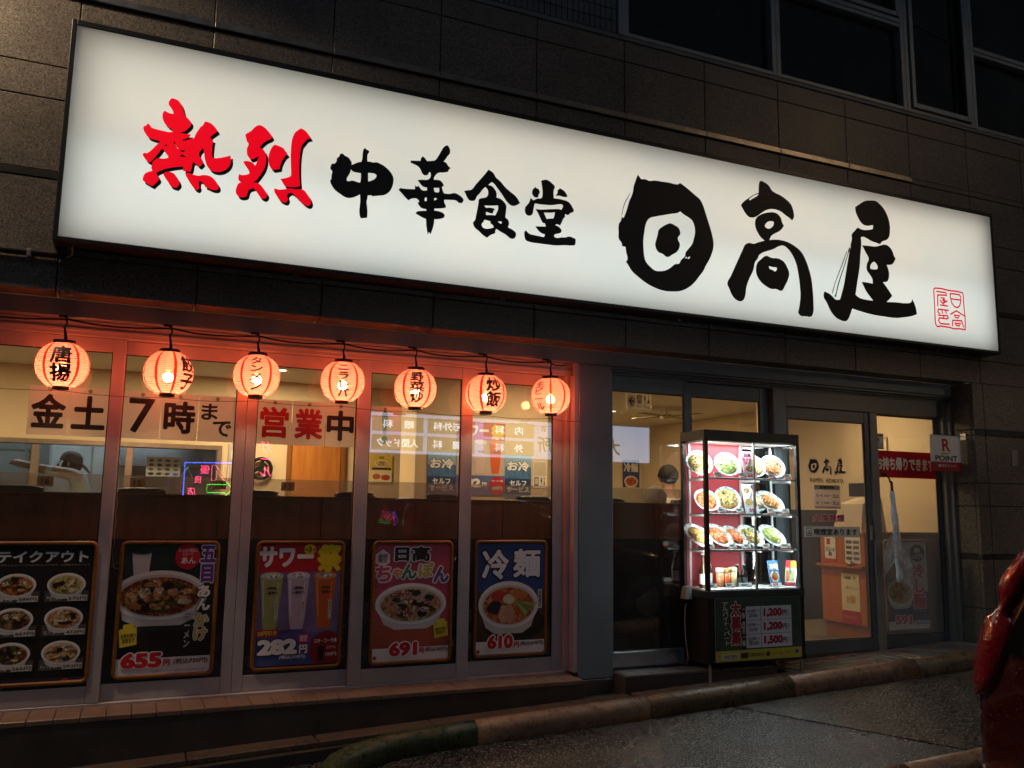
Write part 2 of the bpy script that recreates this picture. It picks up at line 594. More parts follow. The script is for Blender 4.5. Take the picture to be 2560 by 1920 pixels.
GLYPHS = {
 'netsu': [
  '559,951 549,939 543,912 550,898 560,888 569,872 574,857 555,855 535,861 525,866 517,853 514,831 518,810 526,792 541,776 559,764 573,757 575,743 554,738 519,740 488,742 460,748 451,760 444,766 437,768 431,756 425,749 418,749 416,735 422,717 433,700 448,684 469,678 493,675 515,675 501,655 485,633 470,612 454,594 443,586 429,587 424,573 431,561 444,544 467,533 477,548 493,576 508,600 520,622 525,632 538,619 549,602 562,587 561,579 537,569 510,567 494,555 481,539 478,519 475,504 482,486 462,475 443,460 436,439 436,419 453,408 474,398 489,392 504,413 516,428 521,441 514,457 503,474 506,478 522,491 545,506 575,519 609,531 648,542 649,511 673,515 689,516 694,535 697,563 701,579 715,572 728,560 738,556 748,568 755,581 748,595 740,610 731,626 731,643 741,661 750,677 757,660 760,633 768,599 782,566 801,546 827,539 859,545 883,560 903,584 913,613 910,657 878,643 846,630 809,621 803,641 802,680 803,712 805,737 789,743 787,749 805,773 827,795 821,806 802,826 783,840 751,844 745,826 738,813 730,806 719,785 706,759 699,736 696,728 674,716 650,703 634,699 631,703 653,717 673,733 677,748 661,745 637,744 612,744 636,757 659,780 675,814 663,836 644,850 635,862 626,884 619,908 604,934 589,947 575,950',
  '532,646 545,660 558,649',
  '622,597 636,616 651,609 664,600 639,599',
  '623,639 640,640 657,647 647,634 636,626',
  '582,684 594,684 600,662 617,644 604,651 589,674',
  '541,477 556,489 584,494 601,487 616,467 630,446 633,427 617,403 600,406 587,410 571,432 555,452',
  '661,498 677,506 701,501 737,499 764,508 793,509 818,498 837,477 849,460 852,439 837,426 812,426 790,434 776,436 771,450 756,465 742,469 740,449 745,423 735,409 721,413 698,438 679,466 666,487',
 ],
 'retsu': [
  '1063,882 1080,883 1100,873 1120,856 1137,838 1148,820 1136,805 1111,788 1090,764 1075,740 1095,732 1108,719 1116,700 1119,669 1116,631 1108,603 1094,573 1077,543 1059,519 1033,503 1056,510 1075,512 1095,501 1111,484 1128,463 1137,447 1135,433 1127,422 1115,417 1099,423 1082,442 1069,460 1058,475 1040,469 1025,456 1021,439 1015,417 1000,408 975,406 961,415 952,437 955,461 964,488 979,499 966,510 962,523 966,549 980,546 1001,550 1025,562 1022,577 1008,598 996,613 985,633 1002,639 1021,640 1037,636 1058,619 1065,643 1073,675 1075,687 1057,672 1042,659 1027,653 1017,663 1006,680 1002,706 1004,727 1010,749 1000,764 993,783 987,808 1008,825 1026,844 1040,864',
  '1165,773 1182,773 1205,767 1220,761 1232,742 1246,727 1231,711 1219,688 1210,665 1205,644 1204,625 1184,617 1162,610 1145,626 1135,652 1132,686 1137,718 1148,751',
  '1320,913 1339,906 1359,891 1373,874 1384,858 1361,847 1343,822 1328,795 1324,770 1321,734 1320,685 1322,633 1326,582 1332,535 1311,525 1282,521 1242,519 1230,531 1220,547 1210,560 1231,567 1257,579 1274,591 1271,642 1266,710 1265,759 1266,808 1271,840 1284,876 1303,897',
  '1179,496 1197,491 1222,494 1251,503 1280,509 1309,508 1335,514 1358,511 1375,493 1392,472 1403,446 1401,425 1387,414 1365,419 1342,436 1314,459 1291,478 1274,484 1262,473 1256,460 1262,440 1258,423 1249,414 1233,415 1210,427 1193,450 1180,471 1178,485',
 ],
 'chu': [
  '1732,861 1741,852 1758,845 1760,834 1753,823 1750,803 1752,772 1770,773 1792,772 1811,777 1834,772 1863,761 1893,740 1917,714 1928,690 1928,657 1920,622 1902,590 1874,566 1836,554 1791,543 1786,549 1762,543 1761,521 1757,504 1761,470 1765,435 1764,394 1741,389 1725,384 1718,395 1712,427 1713,462 1715,498 1712,542 1691,528 1661,512 1624,507 1589,522 1551,545 1532,567 1520,590 1517,608 1524,610 1525,639 1527,668 1517,676 1517,699 1527,717 1537,718 1553,739 1554,757 1569,774 1570,787 1587,795 1603,785 1628,775 1641,760 1650,744 1649,729 1670,742 1691,755 1712,762 1717,784 1718,816 1723,847',
  '1646,699 1656,690 1675,685 1712,685 1713,652 1710,622 1697,621 1678,625 1656,626 1638,619 1623,619 1623,634 1636,662 1644,683',
  '1759,695 1786,698 1806,696 1815,688 1812,673 1794,655 1762,637',
 ],
 'ka': [
  '2291,985 2304,976 2314,933 2297,907 2279,876 2270,866 2290,858 2305,838 2323,827 2308,813 2306,800 2275,788 2236,779 2216,759 2205,736 2206,725 2229,729 2251,727 2266,714 2273,705 2275,693 2262,684 2269,662 2278,643 2317,645 2355,657 2386,648 2412,631 2419,619 2409,596 2387,593 2365,606 2326,604 2283,599 2282,580 2293,561 2292,544 2264,536 2214,526 2214,513 2248,512 2274,506 2288,493 2283,476 2250,460 2216,453 2213,415 2202,372 2192,346 2181,361 2173,339 2168,367 2161,407 2158,446 2132,453 2107,463 2086,473 2094,486 2127,497 2158,503 2158,513 2126,516 2107,532 2097,549 2108,557 2100,570 2085,576 2054,569 2034,554 2009,574 1984,598 1966,614 1974,629 2019,631 2075,638 2077,666 2089,657 2099,667 2114,649 2127,639 2159,643 2159,663 2130,666 2109,684 2092,704 2120,711 2166,721 2182,744 2181,769 2171,774 2161,753 2142,745 2123,755 2112,776 2097,796 2063,809 2040,816 2042,831 2108,840 2114,863 2124,875 2141,863 2154,847 2188,855 2209,863 2229,892 2253,939 2270,968',
  '2206,668 2244,675 2245,648 2232,641 2211,644',
  '2146,590 2159,595 2161,571 2145,566',
  '2211,596 2220,602 2231,595 2212,582',
 ],
 'shoku': [
  '2596,865 2611,859 2629,850 2642,835 2650,821 2685,797 2725,759 2766,731 2791,717 2814,697 2837,664 2814,646 2789,635 2763,638 2738,657 2715,684 2690,715 2660,748 2638,772 2620,779 2596,754 2621,752 2642,735 2657,713 2660,689 2658,675 2690,670 2716,653 2733,628 2733,597 2727,544 2747,530 2756,507 2748,475 2777,466 2806,447 2810,436 2803,411 2789,400 2767,400 2734,420 2694,436 2662,452 2655,436 2655,420 2641,413 2620,402 2595,379 2564,394 2535,417 2503,439 2492,461 2492,475 2502,486 2512,528 2520,571 2527,616 2530,641 2555,655 2581,664 2593,678 2597,700 2593,719 2575,737 2554,713 2533,682 2516,662 2506,640 2494,626 2462,624 2443,643 2432,665 2421,682 2445,692 2473,700 2504,742 2538,786 2569,826',
  '2570,604 2609,609 2671,620 2672,594 2663,569 2653,547 2617,544 2584,538 2584,562 2603,558 2623,556 2637,565 2638,577 2651,584 2641,593 2624,595 2602,595 2586,590 2577,595',
  '2574,504 2593,502 2618,499 2617,488 2637,472 2643,461 2626,452 2570,444 2556,457 2554,470 2565,486',
  '2672,506 2697,510 2703,501 2695,494 2683,498',
 ],
 'do': [
  '2997,853 3016,863 3041,868 3062,862 3088,846 3104,832 3105,820 3097,802 3098,741 3132,743 3169,741 3209,735 3231,720 3246,700 3258,677 3253,664 3231,652 3210,634 3188,639 3186,613 3177,605 3162,572 3148,547 3137,552 3119,552 3111,545 3130,541 3148,530 3159,518 3158,501 3141,489 3120,482 3105,473 3104,460 3120,454 3142,457 3156,462 3192,467 3221,478 3247,475 3273,467 3274,447 3267,422 3240,414 3193,410 3120,398 3049,395 2978,394 2914,395 2883,405 2874,430 2872,456 2882,475 2894,466 2910,454 2949,449 2991,447 3020,444 3029,456 3030,466 3009,469 2987,480 2970,497 2955,514 2987,518 3038,524 3029,547 3015,547 3003,562 2986,593 2972,617 2956,640 2989,641 3032,648 3082,658 3151,667 3158,663 3173,695 3165,704 3143,704 3111,695 3075,686 3032,682 2985,679 2950,679 2946,663 2940,632 2931,597 2912,584 2891,585 2878,599 2877,639 2887,654 2904,676 2911,694 2917,715 2928,707 2939,700 2967,717 3003,729 3008,747 3008,787 3003,820',
  '3020,624 3047,627 3082,632 3107,640 3104,617 3096,592 3068,587 3042,580 3032,603',
  '2955,802 2963,792 2975,793 2984,780 2988,767 2979,745 2974,727 2956,724 2942,728 2931,741 2928,760 2933,778 2945,791',
  '3144,823 3164,817 3187,803 3201,785 3207,772 3192,764 3165,764 3143,767 3112,760 3125,783 3128,797 3125,805 3137,812',
 ],
 'hi': [
  '3794,1038 3811,1021 3821,1010 3861,1013 3895,1005 3936,1016 4005,1019 4067,1022 4150,1022 4171,1034 4199,1023 4248,997 4304,963 4354,931 4381,886 4405,822 4429,758 4449,699 4466,634 4470,579 4452,516 4430,470 4393,411 4371,371 4334,325 4291,274 4235,226 4165,191 4082,176 4014,174 3934,188 3861,214 3788,255 3736,292 3701,339 3688,352 3701,374 3691,425 3685,465 3656,467 3651,493 3630,516 3627,568 3630,633 3647,658 3653,689 3670,682 3690,730 3710,792 3720,823 3736,856 3750,894 3757,937 3774,987',
  '4168,810 4195,793 4244,773 4276,753 4293,719 4300,671 4287,609 4269,564 4240,529 4211,492 4204,464 4169,430 4151,400 4113,390 4078,361 4030,332 3982,320 3935,320 3895,344 3859,377 3846,411 3840,469 3838,528 3848,600 3862,667 3892,713 3953,738 4029,761 4091,780 4143,794',
  '4079,703 4117,693 4152,677 4162,657 4165,631 4144,600 4145,583 4160,555 4156,524 4135,491 4093,462 4042,436 4004,456 3971,463 3951,484 3941,518 3948,549 3962,592 3973,636 4000,661 4041,688',
  '3733,903 3717,867 3687,818 3667,767 3652,700 3656,700 3672,765 3693,816 3721,866',
  '4211,460 4221,461 4218,448 4209,448',
  '4228,456 4251,468 4246,453 4231,447',
 ],
 'daka': [
  '4943,1187 4982,1179 5025,1157 5050,1125 5084,1109 5137,1096 5198,1069 5241,1039 5266,984 5271,934 5249,900 5227,916 5184,935 5140,958 5088,968 5044,966 4991,949 4938,915 4877,874 4821,864 4784,888 4759,920 4739,949 4761,977 4813,1018 4874,1060 4918,1081 4921,1140 4928,1170',
  '4821,1014 4874,1053 4916,1072 4913,1063 4860,1025 4825,1003',
  '5069,941 5113,928 5138,899 5146,871 5164,845 5144,817 5107,786 5072,768 5032,739 5018,716 5013,704 5070,716 5140,719 5210,710 5280,684 5333,651 5375,592 5408,516 5431,432 5440,339 5443,246 5432,145 5408,121 5363,120 5301,120 5280,143 5295,194 5310,281 5307,374 5294,473 5275,550 5242,610 5199,655 5152,677 5112,668 5049,634 4979,607 4927,582 4901,558 4896,543 4865,504 4846,438 4801,356 4774,290 4755,205 4725,174 4679,176 4639,205 4608,263 4592,296 4627,362 4662,429 4701,503 4741,578 4776,636 4814,653 4853,651 4904,671 4965,693 4931,711 4898,749 4878,788 4874,830 4889,869 4938,905 5008,931',
  '5058,865 5062,848 5038,812 5008,797 4977,803 4971,820 4996,849 5023,861',
  '4974,569 5029,560 5099,563 5151,544 5184,502 5203,454 5189,403 5152,341 5133,311 5111,300 5064,310 5020,305 4969,320 4911,355 4878,400 4872,455 4886,499 4925,536',
  '4999,489 5027,486 5079,487 5074,463 5056,452 5035,462 5009,467',
 ],
 'ya': [
  '6111,1209 6177,1213 6223,1191 6268,1154 6302,1100 6322,1037 6322,972 6309,915 6279,885 6221,859 6201,837 6155,842 6108,847 6054,864 6013,873 5985,865 5987,815 5972,714 5956,598 5927,482 5898,359 5933,339 6004,329 6091,329 6061,357 6018,401 5989,447 5972,477 6022,479 6095,477 6093,516 6063,555 6036,587 6039,637 6062,690 6033,736 5995,797 6069,802 6152,808 6200,823 6257,839 6304,827 6339,792 6356,750 6373,731 6347,691 6322,672 6265,661 6285,611 6285,561 6265,519 6213,502 6252,464 6287,425 6311,396 6283,368 6244,335 6357,344 6462,348 6530,366 6542,393 6555,376 6576,335 6585,300 6590,265 6521,240 6444,224 6348,207 6217,205 6079,208 5962,220 5855,236 5835,193 5806,142 5778,122 5717,126 5665,148 5616,197 5584,255 5552,303 5562,349 5622,331 5648,314 5681,293 5726,298 5746,349 5777,436 5799,522 5827,631 5850,719 5867,785 5884,844 5881,865 5920,913 5958,944 5994,935 6058,939 6124,957 6131,994 6056,977 6006,987 5963,1034 5938,1088 5936,1123 5979,1152 6045,1192',
  '6121,669 6143,658 6160,631 6154,609 6112,602 6077,603 6077,628 6097,655',
  '5871,775 5843,746 5832,709 5786,598 5745,509 5710,428 5680,341 5667,318 5683,314 5719,422 5759,517 5805,621 5835,695 5864,756',
  '5819,721 5779,639 5719,519 5670,416 5640,340 5646,341 5681,425 5730,524 5788,640 5826,721',
 ],
 'seal': [
  '6811,514 6828,524 6898,528 6997,521 7085,525 7161,521 7172,504 7171,436 7173,360 7178,299 7175,237 7170,185 7099,187 7044,180 6970,187 6871,188 6830,179 6811,195 6805,230 6807,306 6809,411 6807,472 6810,511',
  '7007,494 7062,498 7125,496 7140,479 7134,432 7116,393 7085,376 7053,383 7021,410 7012,446 7008,491',
  '7012,448 7136,451',
  '7001,309 7075,346 7168,310',
  '7044,306 7057,283 7086,282 7113,307 7079,304 7046,306',
  '7013,209 7021,255 7131,262 7149,207',
  '7047,235 7059,214 7093,211 7118,239 7082,231 7049,234',
  '6840,495 6953,496 6960,474 6852,465 6844,367',
  '6889,444 6933,443 6910,423 6926,412 6939,426 6915,435',
  '6877,419 6904,395 6964,422',
  '6878,377 6965,377',
  '6921,396 6919,377',
  '6970,338 6850,337 6840,312 6860,299',
  '6891,330 6897,306',
  '6936,331 6942,308',
  '6846,283 6957,288 6964,271 6943,259 6856,260 6842,234 6865,209 6972,214',
  '6908,286 6906,262',
 ],
}# ------------------------------------------------------------------ materials of the place
GRAN = granite('brown_granite', (0.16, 0.14, 0.118), (0.035, 0.03, 0.027), (0.36, 0.31, 0.26), 0.42, 110)
GRAND = granite('dark_stone_band', (0.035, 0.035, 0.036), (0.02, 0.02, 0.02), (0.06, 0.06, 0.06), 0.35, 90)
PAVE = granite('pavement_granite', (0.16, 0.115, 0.085), (0.05, 0.04, 0.03), (0.30, 0.22, 0.17), 0.3, 120)
MORT = sim('dark_mortar', (0.02, 0.02, 0.02), 0.9, world=True)
GREY = sim('grey_painted_metal', (0.17, 0.20, 0.22), 0.42, 0.0, 0.10, 3.0, 0.05, 180, world=True)
ALU = sim('anodised_aluminium', (0.44, 0.40, 0.40), 0.42, 0.1, 0.10, 4.0, 0.04, 200, world=True)
ALUD = sim('dark_anodised_aluminium', (0.10, 0.11, 0.12), 0.4, 0.4, 0.10, 4.0, 0.04, 200, world=True)
DPM = sim('dull_door_metal', (0.20, 0.185, 0.17), 0.4, 0.2, 0.12, 4.0, 0.04, 200, world=True)
STEEL = sim('brushed_steel', (0.45, 0.46, 0.47), 0.32, 0.9, 0.1, 12)
BLACK = sim('black_enamel', (0.012, 0.012, 0.013), 0.38, 0.0, 0.2, 8)
BLACKM = sim('matt_black', (0.010, 0.010, 0.011), 0.7, 0.0, 0.2, 8, spec=.25)
TILE = sim('brown_ledge_tile', (0.20, 0.125, 0.085), 0.35, 0, 0.2, 7, 0.06, 90, world=True)
PLIN = sim('dark_plinth_tile', (0.055, 0.045, 0.04), 0.5, 0, 0.3, 5, 0.1, 60, world=True)
GLS = glass('window_glass', (0.97, 0.98, 0.97), 0.095)
GLW = glass('wired_glass', (0.97, 0.97, 0.95), 0.042, wire=0.024, dirt=.004)
GLD = glass('upper_window_glass', (0.5, 0.55, 0.58), 0.05, rough=0.02)
GLC = glass('clear_case_glass', (0.985, 0.995, 0.99), 0.022, dirt=0.004)
CREAM = sim('cream_wallpaper', (0.70, 0.57, 0.38), 0.8, 0, 0.05, 2, 0.05, 150)
WHITE = ink('#f2f0ea')
PAPER = sim('white_paper', (0.80, 0.78, 0.74), 0.7, 0, 0.05, 4)
def thin_paper(name, col, t=0.5):
    if name in MATS:
        return MATS[name]
    k = NT(name)
    col = hexc(col) if isinstance(col, str) else col
    tr = k.n('BsdfTranslucent'); mx = k.n('MixShader'); mx.inputs[0].default_value = t
    c = k.ramp(k.noise(5, 4, .6).outputs['Fac'], [(.3, tuple(a*.94 for a in col)), (.7, col)])
    k.l(c, k.b.inputs['Base Color']); k.l(c, tr.inputs[0]); k.b.inputs['Roughness'].default_value = .7
    k.l(k.b.outputs[0], mx.inputs[1]); k.l(tr.outputs[0], mx.inputs[2]); k.l(mx.outputs[0], k.out.inputs[0])
    MATS[name] = k.m
    return k.m

G0, GS = -0.25, 0.0425
def gz(x):
    return G0+GS*x
SLOPE = math.atan(GS)

# ------------------------------------------------------------------ road, pavement, kerbs
def asphalt():
    k = NT('wet_asphalt')
    pos = k.n('NewGeometry').outputs['Position']
    v = k.n('TexVoronoi'); v.inputs['Scale'].default_value = 120
    k.l(pos, v.inputs['Vector'])
    v2 = k.n('TexVoronoi'); v2.inputs['Scale'].default_value = 240
    k.l(pos, v2.inputs['Vector'])
    big = k.noise(0.9, 5, 0.6, vec=pos)
    g = k.n('RGBToBW'); k.l(v.outputs['Color'], g.inputs[0])
    c = k.ramp(g.outputs[0], [(0.25, (0.006, 0.006, 0.007)), (0.5, (0.018, 0.019, 0.020)), (0.62, (0.04, 0.042, 0.044)), (0.8, (0.17, 0.175, 0.18))])
    mx = k.n('MixRGB', blend_type='MULTIPLY'); mx.inputs[0].default_value = 1
    k.l(c, mx.inputs[1])
    k.l(k.ramp(big.outputs['Fac'], [(0.35, (0.6, 0.6, 0.62)), (0.65, (1.2, 1.2, 1.2))]), mx.inputs[2])
    k.l(mx.outputs[0], k.b.inputs['Base Color'])
    k.l(k.ramp(big.outputs['Fac'], [(0.35, (0.13,)*3), (0.6, (0.30,)*3)]), k.b.inputs['Roughness'])
    h = k.math('ADD', v.outputs['Distance'], k.math('MULTIPLY', v2.outputs['Distance'], 0.5))
    k.bump(h, 0.55, 0.006)
    return k.m
def slope_mat(x, y, dz=0.0):
    return Matrix.Translation((x, y, gz(x)+dz)) @ Matrix.Rotation(-SLOPE, 4, 'Y')
X0, X1 = -45, 75
struct('road', MB().add([(X0, -60, gz(X0)-.1), (X1, -60, gz(X1)-.1), (X1, -.3, gz(X1)-.1), (X0, -.3, gz(X0)-.1)], [(0, 1, 2, 3)]), asphalt())
# the newer patch of road surface with its seam
k = NT('old_asphalt')
pos = k.n('NewGeometry').outputs['Position']
v = k.n('TexVoronoi'); v.inputs['Scale'].default_value = 75
k.l(pos, v.inputs['Vector'])
g = k.n('RGBToBW'); k.l(v.outputs['Color'], g.inputs[0])
k.l(k.ramp(g.outputs[0], [(0.25, (0.004,)*3), (0.5, (0.012,)*3), (0.65, (0.03,)*3), (0.8, (0.13,)*3)]), k.b.inputs['Base Color'])
k.b.inputs['Roughness'].default_value = 0.3
k.bump(v.outputs['Distance'], 0.6, 0.009)
OLD = k.m
pts = [(3.93, -.655), (9.5, -.60), (9.5, -2.33), (6.5, -2.33), (4.55, -2.36)]
struct('road_patch', MB().add([(x, y, gz(x)-.094) for x, y in pts]+[(x, y, gz(x)-.1005) for x, y in pts], [(0, 1, 2, 3, 4)]+[(i, (i+1) % 5, 5+(i+1) % 5, 5+i) for i in range(5)]), OLD)

# granite slabs against the wall: each slab is its own piece
pv = struct('pavement', MB().add([(x, y, gz(x)+d) for x in (-4, 12) for y, d in ((-.52, -.035), (.02, -.035), (.02, -.3), (-.52, -.3))], [(0, 1, 2, 3), (4, 5, 6, 7), (0, 1, 5, 4), (1, 2, 6, 5), (2, 3, 7, 6), (3, 0, 4, 7)]), sim('wet_screed', (0.05, 0.045, 0.04), 0.35, 0, 0.3, 8, 0.2, 80, world=True))
slab = MB().box(-.357, .357, -.08, .08, -.035, 0, .006).mesh('slab', PAVE)
x = -1.42
while x < 3.2:
    m = slope_mat(x, -.383)
    o = ob('slab', slab, pv); o.matrix_local = m
    x += .722
tl = [MB().box(-.0475, .0475, -.0475, .0475, -.03, 0, .004).mesh('paving_tile', sim(n, c, .3, 0, .25, 9, .1, 120, world=True)) for n, c in (('grey_paving_tile', (.11, .11, .11)), ('red_paving_tile', (.13, .075, .065)), ('dull_paving_tile', (.085, .08, .075)))]
for i in range(57):
    xx = 3.36+.1*i
    for j in range(5):
        yy = -.462+.1*j
        if j > 1 and xx < 4.72:
            continue
        if xx > 6.92 and j > 1:
            continue
        o = ob('paving_tile', tl[random.choice((0, 0, 2, 1))], pv)
        o.matrix_local = slope_mat(xx, yy, random.uniform(-.001, .001))
# rounded kerb, one casting after another
def kerbm(name, c1, c2, c3):
    k = NT(name)
    pos = k.n('NewGeometry').outputs['Position']
    a = k.noise(14, 8, 0.75, vec=pos)
    b = k.noise(160, 3, 0.6, vec=pos)
    m = k.math('ADD', k.math('MULTIPLY', a.outputs['Fac'], 0.5), k.math('MULTIPLY', b.outputs['Fac'], 0.5))
    k.l(k.ramp(m, [(0.36, c1), (0.5, c2), (0.63, c3)]), k.b.inputs['Base Color'])
    k.l(k.math('MULTIPLY_ADD', a.outputs['Fac'], 0.35, 0.12), k.b.inputs['Roughness'])
    k.bump(b.outputs['Fac'], 0.6, 0.005)
    return k.m
KM = [kerbm('mossy_kerb', (.008, .014, .006), (.03, .055, .022), (.11, .12, .055)), kerbm('tan_kerb', (.10, .06, .035), (.24, .155, .10), (.34, .23, .16)),
      kerbm('dark_kerb', (.025, .02, .012), (.085, .065, .035), (.17, .12, .07)), kerbm('brown_kerb', (.06, .035, .022), (.17, .10, .065), (.27, .17, .12))]
def kerb_run(path, r=.068, h=.135):
    secs = []
    prof = [(-r*1.06, -.05)]+[(-r*math.cos(R(a)), h-r+r*math.sin(R(a))) for a in range(0, 181, 15)]+[(r*1.06, -.05)]
    for i, p in enumerate(path):
        a = Vector(path[max(i-1, 0)]); b = Vector(path[min(i+1, len(path)-1)])
        t = (b-a).normalized(); n = Vector((-t.y, t.x))
        zz = gz(p[0])-.1
        secs.append([(p[0]+n.x*q, p[1]+n.y*q, zz+e) for q, e in prof])
    return MB().loft(secs)
kb = thing('kerb', 'rounded concrete kerb between the pavement and the wet road, curving at its mossy end', 'kerb')
def yk(x): return -.60+.008*x
part('kerb_stone', kerb_run([(.99, -1.5), (1.0, -1.25), (1.04, -1.02), (1.13, -.85), (1.28, -.72), (1.48, -.635), (1.72, -.60), (2.03, yk(2.03))]), KM[0], kb, smooth=True, label='mossy green curved kerb end')
for i, (a, b) in enumerate(((2.033, 3.27), (3.273, 4.5), (4.503, 5.75), (5.753, 7.0), (7.003, 8.25), (8.253, 9.5))):
    part('kerb_stone', kerb_run([(a+(b-a)*t/4, yk(a+(b-a)*t/4)) for t in range(5)]), KM[(1, 2, 3, 2, 1, 3)[i]], kb, smooth=True)
kb2 = thing('kerb', 'rounded kerb on the near side of the road patch, beside the red car', 'kerb')
for i, (a, b) in enumerate(((2.4, 3.6), (3.603, 4.85), (4.853, 6.1), (6.103, 7.35), (7.353, 8.6))):
    part('kerb_stone', kerb_run([(a+(b-a)*t/3, -2.42) for t in range(4)]), KM[(3, 1, 3, 1, 3)[i]], kb2, smooth=True)

# ------------------------------------------------------------------ the building
B = thing('building', 'granite clad building with the restaurant front and dark upper windows', 'building')
COLX = [-0.475+.752*i for i in range(-3, 13)]
part('backing_wall', MB().box(-2.8, 9.4, -.283, -.2, 2.372, 4.78).box(-2.8, 3.2, -.283, -.2, 4.781, 6.6), MORT, B)
ROWS = [(2.352, 2.561), (2.567, 3.003), (3.054, 3.484), (3.490, 3.687), (3.693, 4.133), (4.191, 4.617), (4.623, 4.79)]
for z0, z1 in ROWS:
    me = MB().box(.003, .749, -.315, -.284, z0, z1, .003).mesh('stone_panel', GRAN)
    for x in COLX:
        if -.5 < x < 7.0 and z0 > 2.9 and z1 < 3.9:
            continue
        if x > 9.2: continue
        ob('stone_panel', me, B, (x, random.uniform(-.0012, .0012), 0))
band = MB().box(.0025, .7495, -.318, -.284, 3.006, 3.051, .003).mesh('stone_band', GRAND)
strip = MB().box(0.001, .751, -.337, -.284, 4.139, 4.186, .004).mesh('drip_strip', sim('bronze_drip_strip', (.30, .28, .26), .30, .9, .25, 9, .25, 130, world=True))
for x in COLX:
    if not -.5 < x < 7.0 and x < 9.2:
        ob('stone_band', band, B, (x, 0, 0))
    if x < 6.2:
        ob('drip_strip', strip, B, (x, 0, 0))
st2 = MB().box(0.001, .751, -.318, -.284, 4.139, 4.186, .003).mesh('stone_band', GRAN)
for x in COLX:
    if 6.2 < x < 9.2:
        ob('stone_band', st2, B, (x, 0, 0))
# soffit stones under the cladding
sof = MB().box(.004, .748, -.2835, -.121, 2.3525, 2.37, .0015).mesh('soffit_stone', GRAN)
for x in COLX:
    if x < 6.2:
        ob('soffit_stone', sof, B, (x, 0, 0))
# right hand pilaster
PR = [(0.0, .344), (.35, .767), (.818, 1.237), (1.243, 1.442), (1.448, 1.872), (1.928, 2.349)]
PB = [(.770, .815), (1.875, 1.925)]
part('pilaster_core', MB().box(6.955, 9.4, -.282, .08, -.1, 2.351), MORT, B)
for z0, z1 in PR+PB:
    mt = GRAND if (z0, z1) in PB else GRAN
    ex = .003 if (z0, z1) in PB else 0
    for a, b in ((6.924-ex, 7.062), (7.068, 7.817), (7.823, 8.57), (8.576, 9.32)):
        part('stone_band' if ex else 'stone_panel', MB().box(a, b, -.315-ex, -.283, z0, z1, .003), mt, B)
    part('stone_band' if ex else 'stone_panel', MB().box(6.922-ex, 6.954, -.2825, .02, z0, z1, .003), mt, B)
part('soffit_stone', MB().box(6.299, 6.92, -.2835, -.121, 2.3525, 2.37, .0015), GRAN, B)
# lintel, pillar, plinth, ledge
part('lintel', MB().box(-2.8, 6.9, -.12, .05, 2.245, 2.3515, .004), GREY, B)
part('pillar', MB().box(3.0, 3.29, -.12, .06, -.04, 2.244, .006), GREY, B, label='blue grey painted pillar between windows and entrance')
part('pillar_base', MB().box(2.985, 3.298, -.128, .06, -.32, -.043, .004), PLIN, B)
part('plinth', MB().box(-2.8, 2.96, -.296, .06, -.5, -.033, .003), PLIN, B)
tile = MB().box(.0015, .1285, -.30, -.036, -.032, -.002, .004).mesh('ledge_tile', TILE)
x = -1.6
while x < 2.85:
    ob('ledge_tile', tile, B, (x, 0, 0))
    x += .13
# shop windows: frame, then sliding sashes on two tracks
part('window_frame', MB().box(-2.8, 2.995, -.05, .055, 2.152, 2.243, .003).box(-2.8, 2.995, -.058, -.0505, 2.178, 2.196, .002).box(-2.8, 2.995, -.034, .055, -.031, .012, .003)
     .box(2.931, 2.962, -.045, .055, .0125, 2.151, .003).box(2.963, 2.9985, -.09, .055, .0125, 2.151, .003).box(2.9635, 2.9985, -.116, -.091, .0125, 2.24, .002), ALU, B)
def sash(x0, x1, wl, wr, y0, y1, z0=.013, z1=2.15, wb=.097, wt=.083, mat=None, gm=None, name='window_sash'):
    o = part(name, MB().ring(x0, x1, z0, z1, wl, wr, wb, wt, y0, y1), mat or ALU, B)
    ym = (y0+y1)/2
    # dark rubber bead round the glass
    part('glazing_bead', MB().ring(x0+wl-.001, x1-wr+.001, z0+wb-.001, z1-wt+.001, .006, .006, .006, .006, ym-.009, ym+.009, 0), BLACKM, o)
    part('glass_pane', MB().box(x0+wl-.004, x1-wr+.004, ym-.003, ym+.003, z0+wb-.004, z1-wt+.004), gm or GLS, o)
    return o
FR, BK = (-.034, -.004), (.002, .032)
sash(-1.75, -.93, .07, .07, *BK)
sash(-.90, -.09, .07, .069, *FR)
sash(-.155, .6455, .07, .064, *BK)
sash(.6475, 1.434, .064, .07, *BK)
sash(1.364, 2.192, .084, .086, *FR)
sash(2.12, 2.9305, .076, .082, *BK)
# entrance: rail, fixed lights, door and side light
part('shutter_rail', MB().box(3.292, 6.9, -.105, .05, 2.224, 2.2435, .003).box(3.292, 6.9, -.075, .05, 2.209, 2.2235, .002).box(3.292, 6.9, -.05, .05, 2.192, 2.2085, .002), ALUD, B)
ED = GREY
sash(3.23, 4.027, .06, .033, *FR, z0=.002, z1=2.19, wb=.123, wt=.119, mat=ED)
sash(4.0285, 4.866, .061, .09, *BK, z0=.002, z1=2.19, wb=.123, wt=.115, mat=ED)
part('kick_plate', MB().box(3.26, 3.93, -.037, -.0345, .012, .118, .001), STEEL, B)
part('door_post', MB().box(4.868, 5.0, -.06, .055, .0, 2.191, .004), ED, B)
part('door_header', MB().box(5.001, 6.85, -.055, .055, 2.049, 2.19, .003), ALUD, B)
dr = sash(5.003, 5.9465, .04, .052, *FR, z0=.006, z1=2.047, wb=.104, wt=.1, mat=ALUD, gm=GLW, name='sliding_door')
part('door_lock', MB().box(5.905, 5.935, -.05, -.034, .93, 1.06, .004), STEEL, dr)
part('door_post', MB().box(5.948, 6.034, -.05, .055, .0, 2.048, .004), DPM, B)
